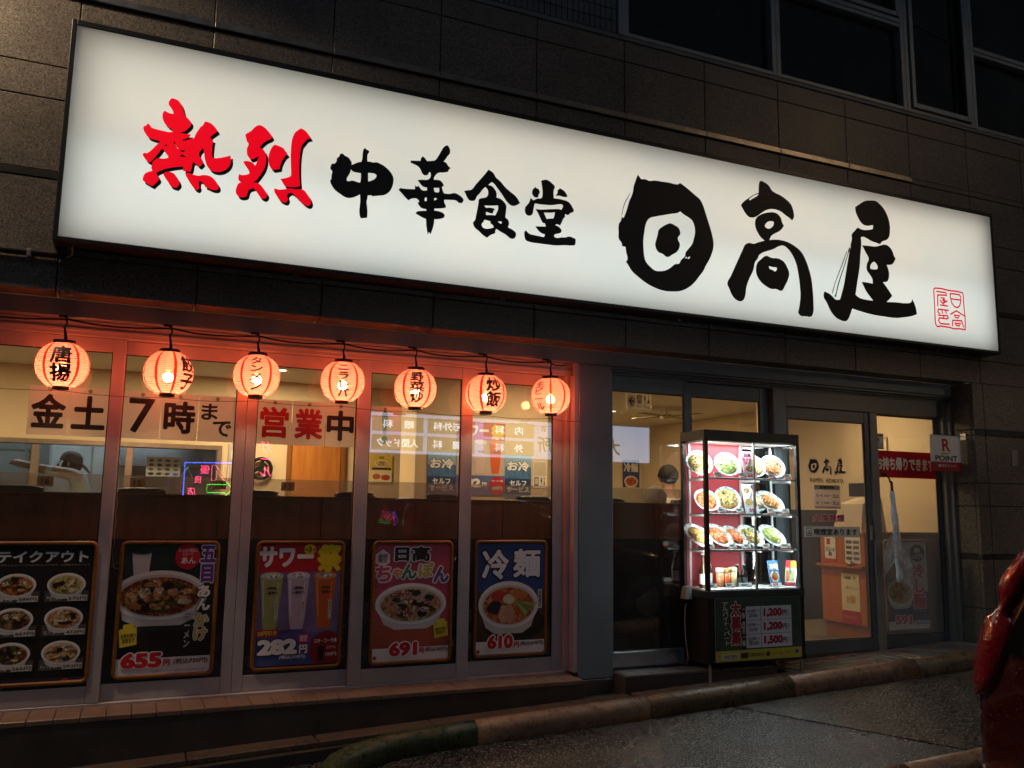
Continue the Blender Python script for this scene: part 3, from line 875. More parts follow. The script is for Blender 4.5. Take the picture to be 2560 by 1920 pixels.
sash(6.0345, 6.847, .012, .041, *BK, z0=.006, z1=2.047, wb=.104, wt=.01, mat=ALUD, gm=GLW)
part('door_jamb', MB().box(6.848, 6.885, -.05, .055, 0, 2.191, .003).box(6.886, 6.919, -.09, .055, 0, 2.191, .003), DPM, B)
# entrance step beside the pillar
stp = part('entrance_step', MB().box(3.29, 4.66, -.275, .06, -.3, -.004, .004), PLIN, B)
tt = MB().box(.002, .098, -.283, -.19, -.02, .0, .003).mesh('step_tile', sim('grey_step_tile', (.12, .125, .125), .3, 0, .2, 9, .05, 90, world=True))
t2 = MB().box(.002, .098, -.187, -.094, -.02, .0, .003).mesh('step_tile', MATS['grey_step_tile'])
for i in range(13):
    ob('step_tile', tt, stp, (3.32+.1*i, 0, .0012)); ob('step_tile', t2, stp, (3.32+.1*i, 0, .0012))
# upper floor: mosaic tiles, ledge and ribbon window
mt_ = sim('mosaic_tile', (.085, .09, .10), .25, 0, .2, 3, world=True)
mos = MB().box(.0025, .0455, -.317, -.2835, .0025, .0975, .003).mesh('mosaic_tile', mt_)
n = 0
for j in range(4):
    for i in range(42):
        xx = 3.215-.048*(i+1); zz = 4.835+.1*j
        ob('mosaic_tile', mos, B, (xx, 0, zz))
part('upper_ledge', MB().box(-2.8, 3.25, -.322, -.2835, 4.794, 4.832, .003).box(3.251, 9.4, -.325, -.22, 4.794, 4.828, .003), sim('weathered_ledge', (.10, .11, .115), .5, .2, .2, 6, .1, 80, world=True), B)
WF = sim('weathered_aluminium', (.19, .23, .26), .42, .35, .15, 5, .1, 90, world=True)
part('window_post', MB().box(3.222, 3.272, -.335, -.2, 4.829, 6.6, .004), WF, B)
def upane(x0, x1, z0, z1, y=-.262):
    return MB().box(x0, x1, y-.003, y+.003, z0, z1)
def uwin(x0, x1, bars, dx=0):
    o = part('window', MB().ring(x0, x1, 4.829, 6.6, .046, .046, .034, .05, -.33, -.22, .003), WF, B)
    zs = [4.863]+[b for b in bars]+[6.55]
    for i in range(0, len(zs)-1):
        a = zs[i]+(.04 if i else 0); b = zs[i+1]-(.04 if i < len(zs)-2 else 0)
        part('glass_pane', upane(x0+.043, x1-.043, a-.003, b+.003), GLD, o)
    for b in bars:
        part('transom', MB().box(x0+.0465, x1-.0465, -.327, -.222, b-.04, b-.004, .003).box(x0+.0465, x1-.0465, -.334, -.222, b-.003, b+.04, .003), WF, o)
    return o
uwin(3.273, 4.78, [])
a = uwin(4.782, 6.29, [5.685])
part('opening_light', MB().ring(4.84, 6.235, 5.735, 6.54, .04, .045, .045, .045, -.348, -.331, .003), WF, a)
a = uwin(6.292, 7.17, [])
part('opening_light', MB().ring(6.35, 7.115, 4.872, 6.54, .045, .05, .05, .045, -.348, -.331, .003), WF, a)
a = uwin(7.172, 9.0, [5.64])
# dark room behind the ribbon window, with the edge of a blind
part('upper_room', MB().add([(3.0, -.2, 4.7), (9.3, -.2, 4.7), (9.3, 2.4, 4.7), (3.0, 2.4, 4.7), (3.0, -.2, 6.9), (9.3, -.2, 6.9), (9.3, 2.4, 6.9), (3.0, 2.4, 6.9)], [(0, 1, 2, 3), (4, 5, 6, 7), (3, 2, 6, 7), (0, 3, 7, 4), (1, 2, 6, 5)]), sim('dim_room', (.10, .12, .13), .8, 0, .3, 1.2), B)
part('upper_wall', MB().box(-2.8, 9.4, -.33, -.2, 6.601, 9.0), GRAN, B)
# electric parts on the wall
pc = thing('conduit', 'black cable conduit running along the granite under the end of the big sign', 'conduit', (0, 0, 0))
part('pipe', MB().tube([(-2.6, -.335, 2.548), (-.45, -.335, 2.549)], .016, 10), BLACKM, pc, smooth=True)
part('cable', MB().tube([(-.45, -.335, 2.549), (-.425, -.35, 2.545), (-.405, -.37, 2.556), (-.402, -.38, 2.58), (-.41, -.385, 2.6)], .005, 6), sim('pale_cable', (.4, .38, .34), .5), pc, smooth=True)
for x in (-1.9, -1.15, -.62):
    part('pipe_clip', MB().box(x-.012, x+.012, -.354, -.3155, 2.528, 2.57, .004), STEEL, pc)
wp = thing('wall_plate', 'small blank metal plate fixed to the granite beside the door', 'plate', (7.423, -.316, 1.682))
part('plate', MB().box(-.042, .042, -.008, 0, -.08, .08, .003), STEEL, wp)
for z in (-.065, .065):
    part('screw', MB().lathe([(.005, 0), (.004, .003)], 8).xf(Matrix.Translation((0, -.008, z)) @ Matrix.Rotation(R(90), 4, 'X')), ALU, wp)
ow = thing('overhead_wire', 'thin overhead wire crossing in front of the dark upper windows', 'wire')
part('wire', MB().tube([(5.2+i*.35, -.9, 6.62-.055*i+.012*math.sin(i*.9)) for i in range(13)], .006, 6), sim('weathered_wire', (.25, .24, .22), .5), ow, smooth=True)
# ------------------------------------------------------------------ the big light box sign
S = thing('shop_sign', 'long white illuminated restaurant sign box with red and black brush lettering', 'sign', (-.5, -.315, 2.6))
SW, SH, SD = 7.61, 1.32, .175
part('sign_case', MB().box(0, SW, -.02, -.002, 0, SH).box(0, .026, -SD, -.021, 0, SH, .003).box(SW-.026, SW, -SD, -.021, 0, SH, .003).box(.0265, SW-.0265, -SD, -.021, 0, .026, .003).box(.0265, SW-.0265, -SD, -.021, SH-.034, SH, .003), BLACK, S)
k = NT('backlit_acrylic')
k.t.nodes.remove(k.b)
tl_ = k.n('BsdfTranslucent')
df = k.n('BsdfDiffuse'); df.inputs[0].default_value = (.55, .55, .54, 1)
mx = k.n('MixShader'); mx.inputs[0].default_value = .25
nz = k.noise(1.3, 4, .6)
sp = k.noise(60, 2, .8)
dirt = k.math('MULTIPLY', k.math('GREATER_THAN', sp.outputs['Fac'], .735), .25)
cr = k.ramp(nz.outputs['Fac'], [(.3, (.78, .80, .78)), (.7, (.84, .82, .78))])
mm = k.n('MixRGB'); k.l(dirt, mm.inputs[0]); k.l(cr, mm.inputs[1]); mm.inputs[2].default_value = (.4, .35, .28, 1)
k.l(mm.outputs[0], tl_.inputs[0])
k.l(tl_.outputs[0], mx.inputs[1]); k.l(df.outputs[0], mx.inputs[2]); k.l(mx.outputs[0], k.out.inputs[0])
ACR = k.m
fc = part('acrylic_face', MB().box(.0265, SW-.0265, -.168, -.165, .0265, SH-.0345), ACR, S)
# lamps inside the box
light('sign_lamp', 'AREA', S, (SW/2, -.028, .945), 25, (1.0, .94, .85), 7.42, .56, (R(-90), 0, 0))
light('sign_lamp', 'AREA', S, (SW/2, -.028, .345), 29, (.97, 1.0, .98), 7.46, .58, (R(-90), 0, 0))
BLKV = sim('black_vinyl', (.006, .008, .010), .5, var=.2)
fy = -.168
def sg(g, mat, kk, dx=0.0, dz=0.0, name='brush_character'):
    o = brush(S, g, dx, dz, None, mat, kk, name)
    o.location.y = fy-.0015-.0012*kk
    return o
RGLOW = glow('lit_red_vinyl', hexc('#e8001c'), .85)
for g in ('netsu', 'retsu'):
    sg(g, BLKV, 0, .0145, -.0175, 'letter_shadow')
    sg(g, RGLOW, 1, name='red_character')
for g in ('chu', 'ka', 'shoku', 'do', 'hi', 'daka', 'ya'):
    sg(g, BLKV, 0, name='black_character')
# red seal: carved strokes
def ribbon(pts, wd):
    pts = [Vector(p) for p in pts]
    n = len(pts)
    L, Rr = [], []
    for i, p in enumerate(pts):
        a = (p-pts[i-1]).normalized() if i else (pts[1]-p).normalized()
        b = (pts[i+1]-p).normalized() if i < n-1 else a
        t = (a+b)
        t = t.normalized() if t.length > .2 else a
        nn = Vector((-t.y, t.x))
        s = min(1.6, 1/max(.3, nn.dot(Vector((-a.y, a.x)))))
        e = t*(-wd*.4 if i == 0 else (wd*.4 if i == n-1 else 0))
        L.append(p+e+nn*wd/2*s); Rr.append(p+e-nn*wd/2*s)
    return [(q.x, 0, q.y) for q in L+Rr], [(i, i+1, n+i+1, n+i) for i in range(n-1)]
seal = MB()
for i, s in enumerate(GLYPHS['seal']):
    pts = [tuple(float(a)/1000 for a in q.split(',')) for q in s.split()]
    vs_, fs_ = ribbon(pts, .0135)
    seal.add([(a, fy-.0015-.0002*i, c) for a, b_, c in vs_], fs_)
o = ob('red_seal', seal.mesh('red_seal', glow('lit_crimson_vinyl', hexc('#d8103c'), .8), fix=False), S)
# lugs under the box
for x in (.09, 1.35, 2.75, 4.2, 5.6, 6.9):
    part('hanging_lug', MB().tube([(x-.012, -.10, .001), (x-.012, -.10, -.02), (x+.012, -.10, -.02), (x+.012, -.10, .001)], .003, 6), STEEL, S)

# ------------------------------------------------------------------ paper lanterns
def lr(z):
    return .1425*math.sqrt(max(0.02, 1-(abs(z)/.140)**2.2))
def lantern_paper():
    k = NT('lantern_paper')
    k.t.nodes.remove(k.b)
    sp = k.n('SeparateXYZ'); k.l(k.coord('Object'), sp.inputs[0])
    ang = k.math('ABSOLUTE', k.math('ARCTAN2', sp.outputs[0], k.math('MULTIPLY', sp.outputs[1], -1.0)))
    deg = k.math('MULTIPLY', ang, 57.2958)
    rel = k.math('ABSOLUTE', k.math('SUBTRACT', k.math('MODULO', k.math('ADD', deg, 29.5), 45.0), 0.0))
    ln = k.math('MULTIPLY', k.math('LESS_THAN', k.math('ABSOLUTE', k.math('SUBTRACT', rel, 22.5)), 3.6), k.math('GREATER_THAN', deg, 8.0))
    nz = k.noise(30, 4, .7)
    pc_ = k.ramp(nz.outputs['Fac'], [(.3, (.46, .150, .118)), (.7, (.52, .178, .142))])
    mxc = k.n('MixRGB'); k.l(ln, mxc.inputs[0]); k.l(pc_, mxc.inputs[1]); mxc.inputs[2].default_value = (.40, .006, .004, 1)
    tr = k.n('BsdfTranslucent'); k.l(mxc.outputs[0], tr.inputs[0])
    df = k.n('BsdfDiffuse'); k.l(mxc.outputs[0], df.inputs[0])
    tp = k.n('BsdfTransparent'); tp.inputs[0].default_value = (1.0, .24, .13, 1)
    m1 = k.n('MixShader'); m1.inputs[0].default_value = .3
    k.l(tr.outputs[0], m1.inputs[1]); k.l(df.outputs[0], m1.inputs[2])
    rf = k.n('BsdfRefraction'); rf.inputs['IOR'].default_value = 1.03; rf.inputs['Roughness'].default_value = .55; k.l(mxc.outputs[0], rf.inputs[0])
    m3 = k.n('MixShader'); m3.inputs[0].default_value = .38
    k.l(m1.outputs[0], m3.inputs[1]); k.l(rf.outputs[0], m3.inputs[2])
    m2 = k.n('MixShader'); m2.inputs[0].default_value = .2
    k.l(m3.outputs[0], m2.inputs[1]); k.l(tp.outputs[0], m2.inputs[2])
    k.l(m2.outputs[0], k.out.inputs[0])
    return k.m
LP = lantern_paper()
prof = []
NR = 21
for i in range(NR*4+1):
    z = -.125+.25*i/(NR*4)
    bul = math.sin(math.pi*((i % 4)/4.0)) if i % 4 else 0
    prof.append((lr(z)-.0035+.0035*bul, z))
LBODY = MB().lathe(prof, 48, cap=False).mesh('paper_body', LP, True)
LRIB = MB()
for i in range(NR+1):
    z = -.125+.25*i/NR
    LRIB.tube([((lr(z)-.0038)*math.cos(a*math.pi/16), (lr(z)-.0038)*math.sin(a*math.pi/16), z) for a in range(32)], .0011, 4, closed=True)
LRIB = LRIB.mesh('wire_ribs', sim('rib_wire', (.35, .12, .08), .6))
LTOP = MB().lathe([(.058, .118), (.0595, .12), (.0595, .143), (.058, .145), (.052, .145), (.052, .118)], 28, cap=False).lathe([(.052, .130), (.018, .131), (.018, .134), (.052, .133)], 20, cap=False).mesh('top_ring', BLACK, True)
LBOT = MB().lathe([(.043, -.118), (.0445, -.12), (.0445, -.14), (.043, -.142), (.038, -.142), (.038, -.118)], 28, cap=False).lathe([(.038, -.139), (.004, -.139)], 20, cap=False).mesh('bottom_ring', BLACK, True)
LBULB = MB().lathe([(.012, .012), (.018, .018), (.016, .05), (.014, .128)], 12).mesh('bulb', glow('warm_bulb', (1.0, .70, .32), 2.0), True)
LINK = sim('lantern_ink', (.012, .008, .008), .6)
WRAPS = []
def wrap_on_lantern(q, sx, sz):
    o = q['o']; c = q['wrap']
    b = bmesh.new(); b.from_mesh(o.data)
    bmesh.ops.triangulate(b, faces=b.faces)
    for p in b.verts:
        p.co = Vector((p.co.x*sx, 0, p.co.z*sz))
    for it in range(4):
        es = [e for e in b.edges if e.calc_length() > .014]
        if not es: break
        bmesh.ops.subdivide_edges(b, edges=es, cuts=1)
        bmesh.ops.triangulate(b, faces=b.faces)
    for p in b.verts:
        z = max(-.117, min(.117, p.co.z)); rr = lr(z)+.0012
        a = p.co.x/.1425
        p.co = Vector((rr*math.sin(a), -rr*math.cos(a), z))
    me = bpy.data.meshes.new('lettering'); b.to_mesh(me); b.free()
    me.materials.append(q['mat'])
    o.data = me; o.scale = (1, 1, 1)
def lantern(x, z, s, yaw, label, tilt, y=-.2):
    t = thing('paper_lantern', label, 'lantern', (x, y, z), 0, 'lit paper lanterns hung in front of the shop windows')
    ro = (R(tilt), 0, R(yaw))
    bd = ob('paper_body', LBODY, t, None, ro)
    ob('wire_ribs', LRIB, t, None, ro)
    ob('top_ring', LTOP, t, None, ro); ob('bottom_ring', LBOT, t, None, ro)
    ob('bulb', LBULB, t)
    light('lantern_lamp', 'POINT', t, (0, 0, -.024), 17.0, (1.0, .50, .26), radius=.03)
    o = ob('lettering', bpy.data.meshes.new('l'), bd)
    n = len(s)
    TQ.append(dict(o=o, s='\n'.join(s), bold=.034, fit=.034, h=.205, w=.12 if n == 2 else .10 if n == 3 else .082, mat=LINK, wrap=True, align='c'))
    # hanger: bracket under the lintel, socket, twisted flex and wire bail
    top = 2.244-z
    part('bracket', MB().box(-.045, .004, .03, .05, top-.012, top, .002).box(-.012, .004, -.006, .05, top-.03, top-.0125, .002), BLACKM, t)
    part('flex', MB().tube([(.0, 0, top-.028), (.005, .003, top-.05), (-.006, -.003, top-.075), (.004, .004, .165), (0, 0, .13)], [.006, .005, .0055, .009, .011], 8), BLACKM, t, smooth=True)
    part('bail', MB().tube([(-.052, 0, .14), (-.035, 0, .165), (0, 0, top-.06), (.035, 0, .165), (.052, 0, .14)], .0012, 5), STEEL, t)
    part('pull', MB().tube([(0, 0, -.14), (.002, 0, -.148), (-.001, 0, -.156)], .0015, 5), STEEL, t)
    return t
LT = [(-.414, 1.943, '唐揚', 0, 'lit paper lantern with two bold characters 唐揚, over the roof-topped character notice', 2),
      (.156, 1.939, '餃子', 52, 'lit paper lantern with its lettering turned aside, over the small-letter notices', 0),
      (.671, 1.96, 'タンメン', -9, 'lit paper lantern with slanting タンメン, hanging before the double mullion', -2),
      (1.214, 1.963, 'ニラレバ', -10, 'lit paper lantern with four slanting letters ニラレバ, over the red and black notices', 3),
      (1.708, 1.95, '野菜炒', -12, 'lit paper lantern with three stacked characters 野菜炒', 1),
      (2.222, 1.949, '炒飯', 2, 'lit paper lantern with two characters 炒飯 turned slightly aside, between the last two others', -1),
      (2.725, 1.966, '生ビール', -64, 'lit paper lantern 生ビール with lettering turned away, next to the grey pillar', 2)]
for a in LT:
    lantern(*a)
cb = thing('lantern_cable', 'black electric cable looping between the lantern brackets under the lintel', 'cable')
pts = []
xs = [-1.0]+[a[0] for a in LT]+[2.9]
for a, b in zip(xs, xs[1:]):
    for i in range(6):
        t = i/6
        pts.append((a+(b-a)*t, -.165+.01*math.sin(7*t), 2.222-.022*math.sin(math.pi*t)))
part('cable', MB().tube(pts, .0055, 6), BLACKM, cb, smooth=True)
lw = thing('lantern_tie_wire', 'thin wire strung across the bottoms of the paper lanterns', 'wire')
pts = []
xs = [-1.1, -.414, .156, .671, 1.214, 1.708, 2.222, 2.725, 2.985]
zs = [1.80, 1.795, 1.79, 1.803, 1.803, 1.797, 1.797, 1.805, 1.80]
for i in range(len(xs)-1):
    for j in range(6):
        t = j/6
        pts.append((xs[i]+(xs[i+1]-xs[i])*t, -.206, zs[i]+(zs[i+1]-zs[i])*t-.012*math.sin(math.pi*t)))
pts.append((2.99, -.19, 1.80))
part('wire', MB().tube(pts, .0016, 5), BLACKM, lw)

# ------------------------------------------------------------------ notices taped inside the glass
NOTE = thin_paper('notice_paper', (.84, .72, .62), .45)
INKB = ink('#151012'); INKR = ink('#c8141c'); INKT = ink('#0e5a5c')
SUC = glass('suction_cup_rubber', (.8, .75, .7), .08)
def notice(x0, x1, s, mat, label, z0=1.553, z1=1.847):
    t = thing('paper_notice', label, 'notice', ((x0+x1)/2, .0135, z0))
    wd, h = x1-x0, z1-z0
    v = MB()
    NN = 6
    for i in range(NN+1):
        for j in range(NN+1):
            v.v.append((-wd/2+wd*i/NN, .024+.0015*math.sin(i*1.1+j*.6+x0*9), h*j/NN))
    for i in range(NN):
        for j in range(NN):
            a = i*(NN+1)+j
            v.f.append((a, a+NN+1, a+NN+2, a+1))
    part('sheet', v, NOTE, t, smooth=True)
    if s == 'まで':
        ch = [('ま', -.045, .19, .105, .10), ('で', .035, .085, .10, .115)]
    elif s == '！':
        ch = [('!', 0.0, .15, .23, .045)]
    else:
        ch = [(s, 0, h*.49, .205 if s != '7' else .215, .185 if s != '7' else .15)]
    for c, u, vv, hh, ww in ch:
        o = text(t, c, u, vv, hh, mat, 0, w=ww, bold=.012 if s == '7' else .025 if s == 'まで' else .035)
        o.location.y = .0212
    part('suction_cup', MB().lathe([(.013, 0), (.012, .003), (.005, .006), (.004, .009)], 14).xf(Matrix.Translation((.0, .0218, h-.02)) @ Matrix.Rotation(R(90), 4, 'X')), SUC, t, smooth=True)
for a in [(-.591, -.378, '金', INKB, 'window notice sheet printed with a bold black roof-topped character 金, first of the row'), (-.374, -.162, '土', INKB, 'window notice sheet printed with a short wide black character 土'),
          (-.082, .134, '7', INKB, 'window notice sheet printed with a plain black numeral seven'), (.138, .354, '時', INKB, 'window notice sheet printed with a dense black character 時 between the numeral and small letters'),
          (.358, .578, 'まで', INKB, 'window notice sheet printed with a small black まで'), (.716, .938, '営', INKR, 'window notice sheet printed with a red character 営, next to the double mullion'),
          (.942, 1.160, '業', INKR, 'window notice sheet printed with a red character 業, between another red one and a black one'), (1.164, 1.36, '中', INKB, 'window notice sheet printed with a black box-and-stroke character 中 after the red ones'),
          (1.455, 1.684, '！', INKT, 'window notice sheet printed with a dark exclamation mark')]:
    notice(*a)
ch = thing('blind_chain', 'white beaded blind chain hanging inside the glass beside the mullion', 'chain')
pts = []
for i in range(60):
    pts.append((-.075+.004*math.sin(i*.7), .05, 1.52-.0125*i))
m = MB()
for p in pts:
    m.ball(p, .0032, .0032, .0032, 6, 4)
for i in range(14):
    a = i/14*2*math.pi
    m.ball((-.045+.022*math.cos(a), .05, .785+.016*math.sin(a)), .0032, .0032, .0032, 6, 4)
part('beads', m, sim('white_plastic_bead', (.6, .58, .55), .4), ch)
# ------------------------------------------------------------------ boards: normalised print space
class Board:
    def __init__(self, parent, w, h, u0=0.0, v0=0.0):
        self.p, self.w, self.h, self.u0, self.v0 = parent, w, h, u0, v0
    def U(self, u): return self.u0+(u-.5)*self.w
    def V(self, v_): return self.v0+v_*self.h
    def r(self, a, b, c, d, k, col, name='printed_panel'):
        return rect(self.p, self.U(a), self.V(b), self.U(c), self.V(d), k, col if not isinstance(col, str) else ink(col), name)
    def e(self, u, v_, ru, rv, k, col, jit=0.0, n=28, name='printed_shape'):
        pts = []
        for i in range(n):
            a = 2*math.pi*i/n
            j = 1+random.uniform(-jit, jit)
            pts.append((u+ru*j*math.cos(a), v_+rv*j*math.sin(a)))
        return self.q(pts, k, col, name)
    def q(self, pts, k, col, name='printed_shape'):
        return poly(self.p, [(self.U(min(1.0, max(0.0, a))), self.V(min(1.0, max(0.0, b)))) for a, b in pts], k, col if not isinstance(col, str) else ink(col), name)
    def t(self, s, u, v_, h, k, col, w=None, edge=None, **kw):
        if edge:
            edge = (ink(edge[0]), edge[1])
        return text(self.p, s, self.U(u), self.V(v_), h*self.h, ink(col), k, w*self.w if w else None, edge=edge, **kw)
    def bowl(self, u, v_, ru, rv, k, soup, bits=(), rim='#efece6', foot=True, n=9, br=.2):
        if foot:
            self.q([(u-ru*.96, v_-rv*.15), (u-ru*.75, v_-rv*.95), (u-ru*.45, v_-rv*1.22), (u+ru*.45, v_-rv*1.22), (u+ru*.75, v_-rv*.95), (u+ru*.96, v_-rv*.15)], k, '#cfcac4', 'printed_bowl')
        self.e(u, v_, ru, rv, k+1, rim, name='printed_bowl')
        self.e(u, v_-.02*rv, ru*.90, rv*.86, k+1.5, '#d2cbc2', name='printed_bowl')
        self.e(u, v_-.05*rv, ru*.84, rv*.78, k+2, soup, name='printed_soup')
        kk = k+3
        for i in range(int(n*1.5) if bits else 0):
            a = random.uniform(0, 6.28); d = math.sqrt(random.random())*.62
            self.e(u+ru*d*math.cos(a), v_+rv*(d*math.sin(a)*.95), ru*br*random.uniform(.6, 1.2), rv*br*random.uniform(.6, 1.3), kk+i*.17, topping(random.choice(bits)), .25, 11, 'printed_topping')

def topping(c):
    h = c.lstrip('#'); r_, g_, b_ = (int(h[i:i+2], 16) for i in (0, 2, 4))
    f = lambda q: '#%02x%02x%02x' % tuple(max(0, min(255, int(a*q))) for a in (r_, g_, b_))
    return food('print_'+h, [f(.55), f(.8), c, f(1.12), f(.92)], 55, .4, 0)
F_SOUP = food('print_soy_soup', ['#8a4a1c', '#a8642a', '#7a3a14', '#c48a48', '#5e3010'], 60, .4, 0)
F_NOOD = food('print_noodle', ['#d8b878', '#e4cc94', '#b88c4c', '#c8d070', '#8a9a3c'], 70, .4, 0)
F_MIX = food('print_mixed_vegetables', ['#d8b48a', '#c89470', '#e4d2b0', '#9a7a3c', '#5c6a30', '#d07a50'], 60, .4, 0)
F_RED = food('print_red_soup', ['#c85a22', '#d87a3a', '#b04418', '#e0a05a'], 60, .4, 0)
F_DARK = food('print_dark_soup', ['#3a2014', '#5a3420', '#7a4a2a', '#a08060'], 70, .4, 0)
FRAMEW = woodm('orange_wood_frame', '#6e4416', '#96601f', .4, 0, 1.5)

def poster(x, yb, label, z0=.128, w=.572, h=.808):
    t = thing('framed_poster', label, 'poster', (x, yb, z0))
    r, hw, hh = .03, w/2-.012, h-.012
    path = []
    for cx, cz, a0 in ((hw-r, .012+r, -90), (hw-r, hh-r, 0), (-hw+r, hh-r, 90), (-hw+r, .012+r, 180)):
        for i in range(5):
            a = R(a0+22.5*i)
            path.append((cx+r*math.cos(a), -.0125, cz+r*math.sin(a)))
    part('frame', MB().tube(path, .0122, 10, closed=True), FRAMEW, t, smooth=True)
    part('backing', MB().box(-hw+.004, hw-.004, -.008, -.0005, .018, hh-.006), BLACKM, t)
    sheet = part('printed_sheet', MB().add([(-hw+.002, 0, .014), (hw-.002, 0, .014), (hw-.002, 0, hh-.002), (-hw+.002, 0, hh-.002)], [(0, 1, 2, 3)]), PAPER, t, (0, -.0083, 0))
    return t, Board(sheet, 2*hw-.006, hh-.02, 0, .017)

# take-away menu poster
t, b = poster(-.435, -.0225, 'black framed menu poster of six bowls titled テイクアウト')
b.r(0, 0, 1, 1, 0, '#14110f')
b.t('テイクアウト', .5, .905, .085, 2, '#e6e2dc', w=.86, bold=.04)
b.t('ご注文をいただいてからお作りしますので、お時間がかかります', .5, .845, .014, 2, '#b8a890', w=.9, bold=.0)
pr = [('389', '575'), ('667', '473'), ('565', '593')]
sp = [(F_SOUP, F_NOOD), (F_DARK, F_MIX), (F_DARK, F_MIX)]
for i in range(3):
    for j in range(2):
        u, v_ = .27+.47*j, .70-.245*i
        b.r(u-.2, v_-.125, u+.22, v_-.045, 1, '#4c4a48')
        b.bowl(u, v_, .185, .085, 2, sp[i][j], ['#d8b070', '#5a6a2c', '#e8d8b8', '#3a2a18'], n=6)
        b.r(u+.02, v_-.12, u+.21, v_-.078, 7, '#d8d0c4')
        b.t(pr[i][j]+'円', u+.115, v_-.1, .025, 8, '#1a1614', w=.17, bold=.02)
        b.t(('中華そば', '野菜たっぷり\nタンメン', '味噌ラーメン', 'とんこつ\nラーメン', '汁なし麺', 'チャーシューメン')[i*2+j], u-.1, v_-.1, .03, 8, '#e0d8cc', w=.16, bold=.01)
b.r(0, 0, 1, .03, 1, '#2a2440')
b.e(.8, .016, .03, .01, 2, '#b03a30')
# five-topping noodle poster
t, b = poster(.250, .0135, 'framed poster of thick noodle soup priced 655円 with purple 五目 title')
b.r(0, 0, 1, 1, 0, sim('print_deep_green', '#26382e', .5, var=.4, vscale=5))
b.r(0, .0, 1, .33, 1, sim('print_dark_table', '#231d17', .5, var=.4, vscale=5))
b.q([(.1, .93), (.3, .93), (.28, .74), (.13, .74)], 1, '#d8d0cc')
b.e(.2, .93, .1, .017, 2, '#4a3a30')
for i in range(5):
    b.q([(.18+.01*i, .93), (.21+.01*i, .93), (.10+.06*i, .995)], 3+i*.2, '#1c3222')
b.bowl(.42, .60, .50, .19, 2, F_SOUP, ['#e0b070', '#d89a5c', '#f0d8b0', '#5c6a2c', '#e8a070', '#3a3020', '#c88844'], n=26, br=.16)
b.e(.68, .895, .135, .10, 8, '#c01c28', .03)
b.t('たっぷり野菜に\nとろーり', .68, .93, .055, 9, '#f4ece4', w=.2, bold=.0)
b.t('あん', .69, .865, .05, 9, '#ffffff', bold=.02)
b.t('五目', .90, .835, .29, 9, '#6a3a92', w=.17, vert=True, bold=.05, edge=('#f0eaf0', .05))
b.t('あん', .875, .575, .20, 9, '#f4efe6', w=.15, vert=True, bold=.05, edge=('#3a2a3a', .05))
b.t('かけ', .865, .35, .21, 9, '#d8c060', w=.16, vert=True, bold=.05, edge=('#f4f0e8', .05))
b.t('ラーメン', .72, .33, .26, 11, '#ece6dc', w=.065, vert=True, bold=.02, edge=('#2a2420', .05))
b.q([(.02, .35), (.2, .37), (.21, .235), (.04, .215)], 9, '#e8d23c'); b.q([(.06, .355), (.17, .366), (.168, .395), (.062, .385)], 9.2, '#e8d23c')
b.t('お持ち帰り\n出来ます', .12, .285, .07, 10, '#30281c', w=.15, bold=.02, rot=4)
b.r(0, 0, 1, .13, 5, '#ece4e0')
b.t('655', .27, .115, .115, 10, '#d0202a', w=.42, bold=.06, edge=('#f6f2ee', .06))
b.t('円', .53, .09, .05, 10, '#d0202a', bold=.04)
b.t('(税込720円)', .78, .095, .045, 10, '#3a3030', w=.36, bold=.02)
b.t('※写真はイメージです。お持ち帰りは容器代が別途かかります', .68, .03, .012, 10, '#a05050', w=.55, bold=0)
# sour festival poster
t, b = poster(1.038, .0135, 'framed drinks poster with three tall glasses priced 282円 under サワー祭')
b.r(0, 0, 1, 1, 0, sim('print_violet', '#7a6a90', .5, var=.35, vscale=5))
b.r(0, .76, 1, 1, 1, '#c01824')
b.t('サワー', .33, .885, .17, 3, '#f2eeea', w=.64, bold=.055)
b.t('祭', .845, .875, .24, 3, '#f2d418', w=.31, bold=.06)
b.e(.60, .945, .07, .045, 4, '#f2d418'); b.t('3', .60, .945, .05, 6, '#c01824', bold=.03); b.t('限定', .56, .945, .016, 6, '#30201c', bold=.02); b.t('種', .645, .945, .016, 6, '#30201c', bold=.02)
for u, c1, c2 in ((.17, '#a8a860', '#c8c8a0'), (.48, '#c8b0c0', '#e4d8e0'), (.80, '#d0601c', '#e89048')):
    b.q([(u-.13, .72), (u+.13, .72), (u+.09, .38), (u+.07, .30), (u-.07, .30), (u-.09, .38)], 2, c1, 'printed_glass')
    b.q([(u-.115, .70), (u-.085, .70), (u-.065, .40), (u-.08, .40)], 2.5, c2, 'printed_glass'); b.q([(u+.07, .68), (u+.085, .68), (u+.06, .36), (u+.05, .36)], 2.5, c2, 'printed_glass')
    b.e(u, .73, .135, .033, 3, c2, name='printed_glass'); b.e(u, .732, .10, .02, 4, topping('#e8e4dc'), .2, 12)
    b.t('一番搾り', u, .595, .025, 5, '#2c2018', w=.15, bold=.03)
    b.q([(u-.07, .62), (u-.02, .645), (u+.05, .64), (u+.075, .622), (u, .627)], 5, '#4a3826')
    b.r(u+.045, .38, u+.085, .53, 5, '#d8d0c0'); b.t('檸檬サワー', u+.065, .455, .13, 6, '#3a302a', w=.025, vert=True, bold=0)
b.r(0, 0, 1, .27, 5, sim('print_blue_violet', '#4a5a98', .5, var=.3, vscale=6)); b.q([(.0, .3), (.55, .3), (.75, .2), (.0, .2)], 5.2, '#5a5090')
b.r(.02, .245, .27, .305, 6, '#c01824'); b.t('20円引き', .145, .275, .04, 7, '#f6e23a', w=.22, bold=.03)
b.t('300円', .36, .285, .03, 7, '#2a2228', w=.14, bold=.01)
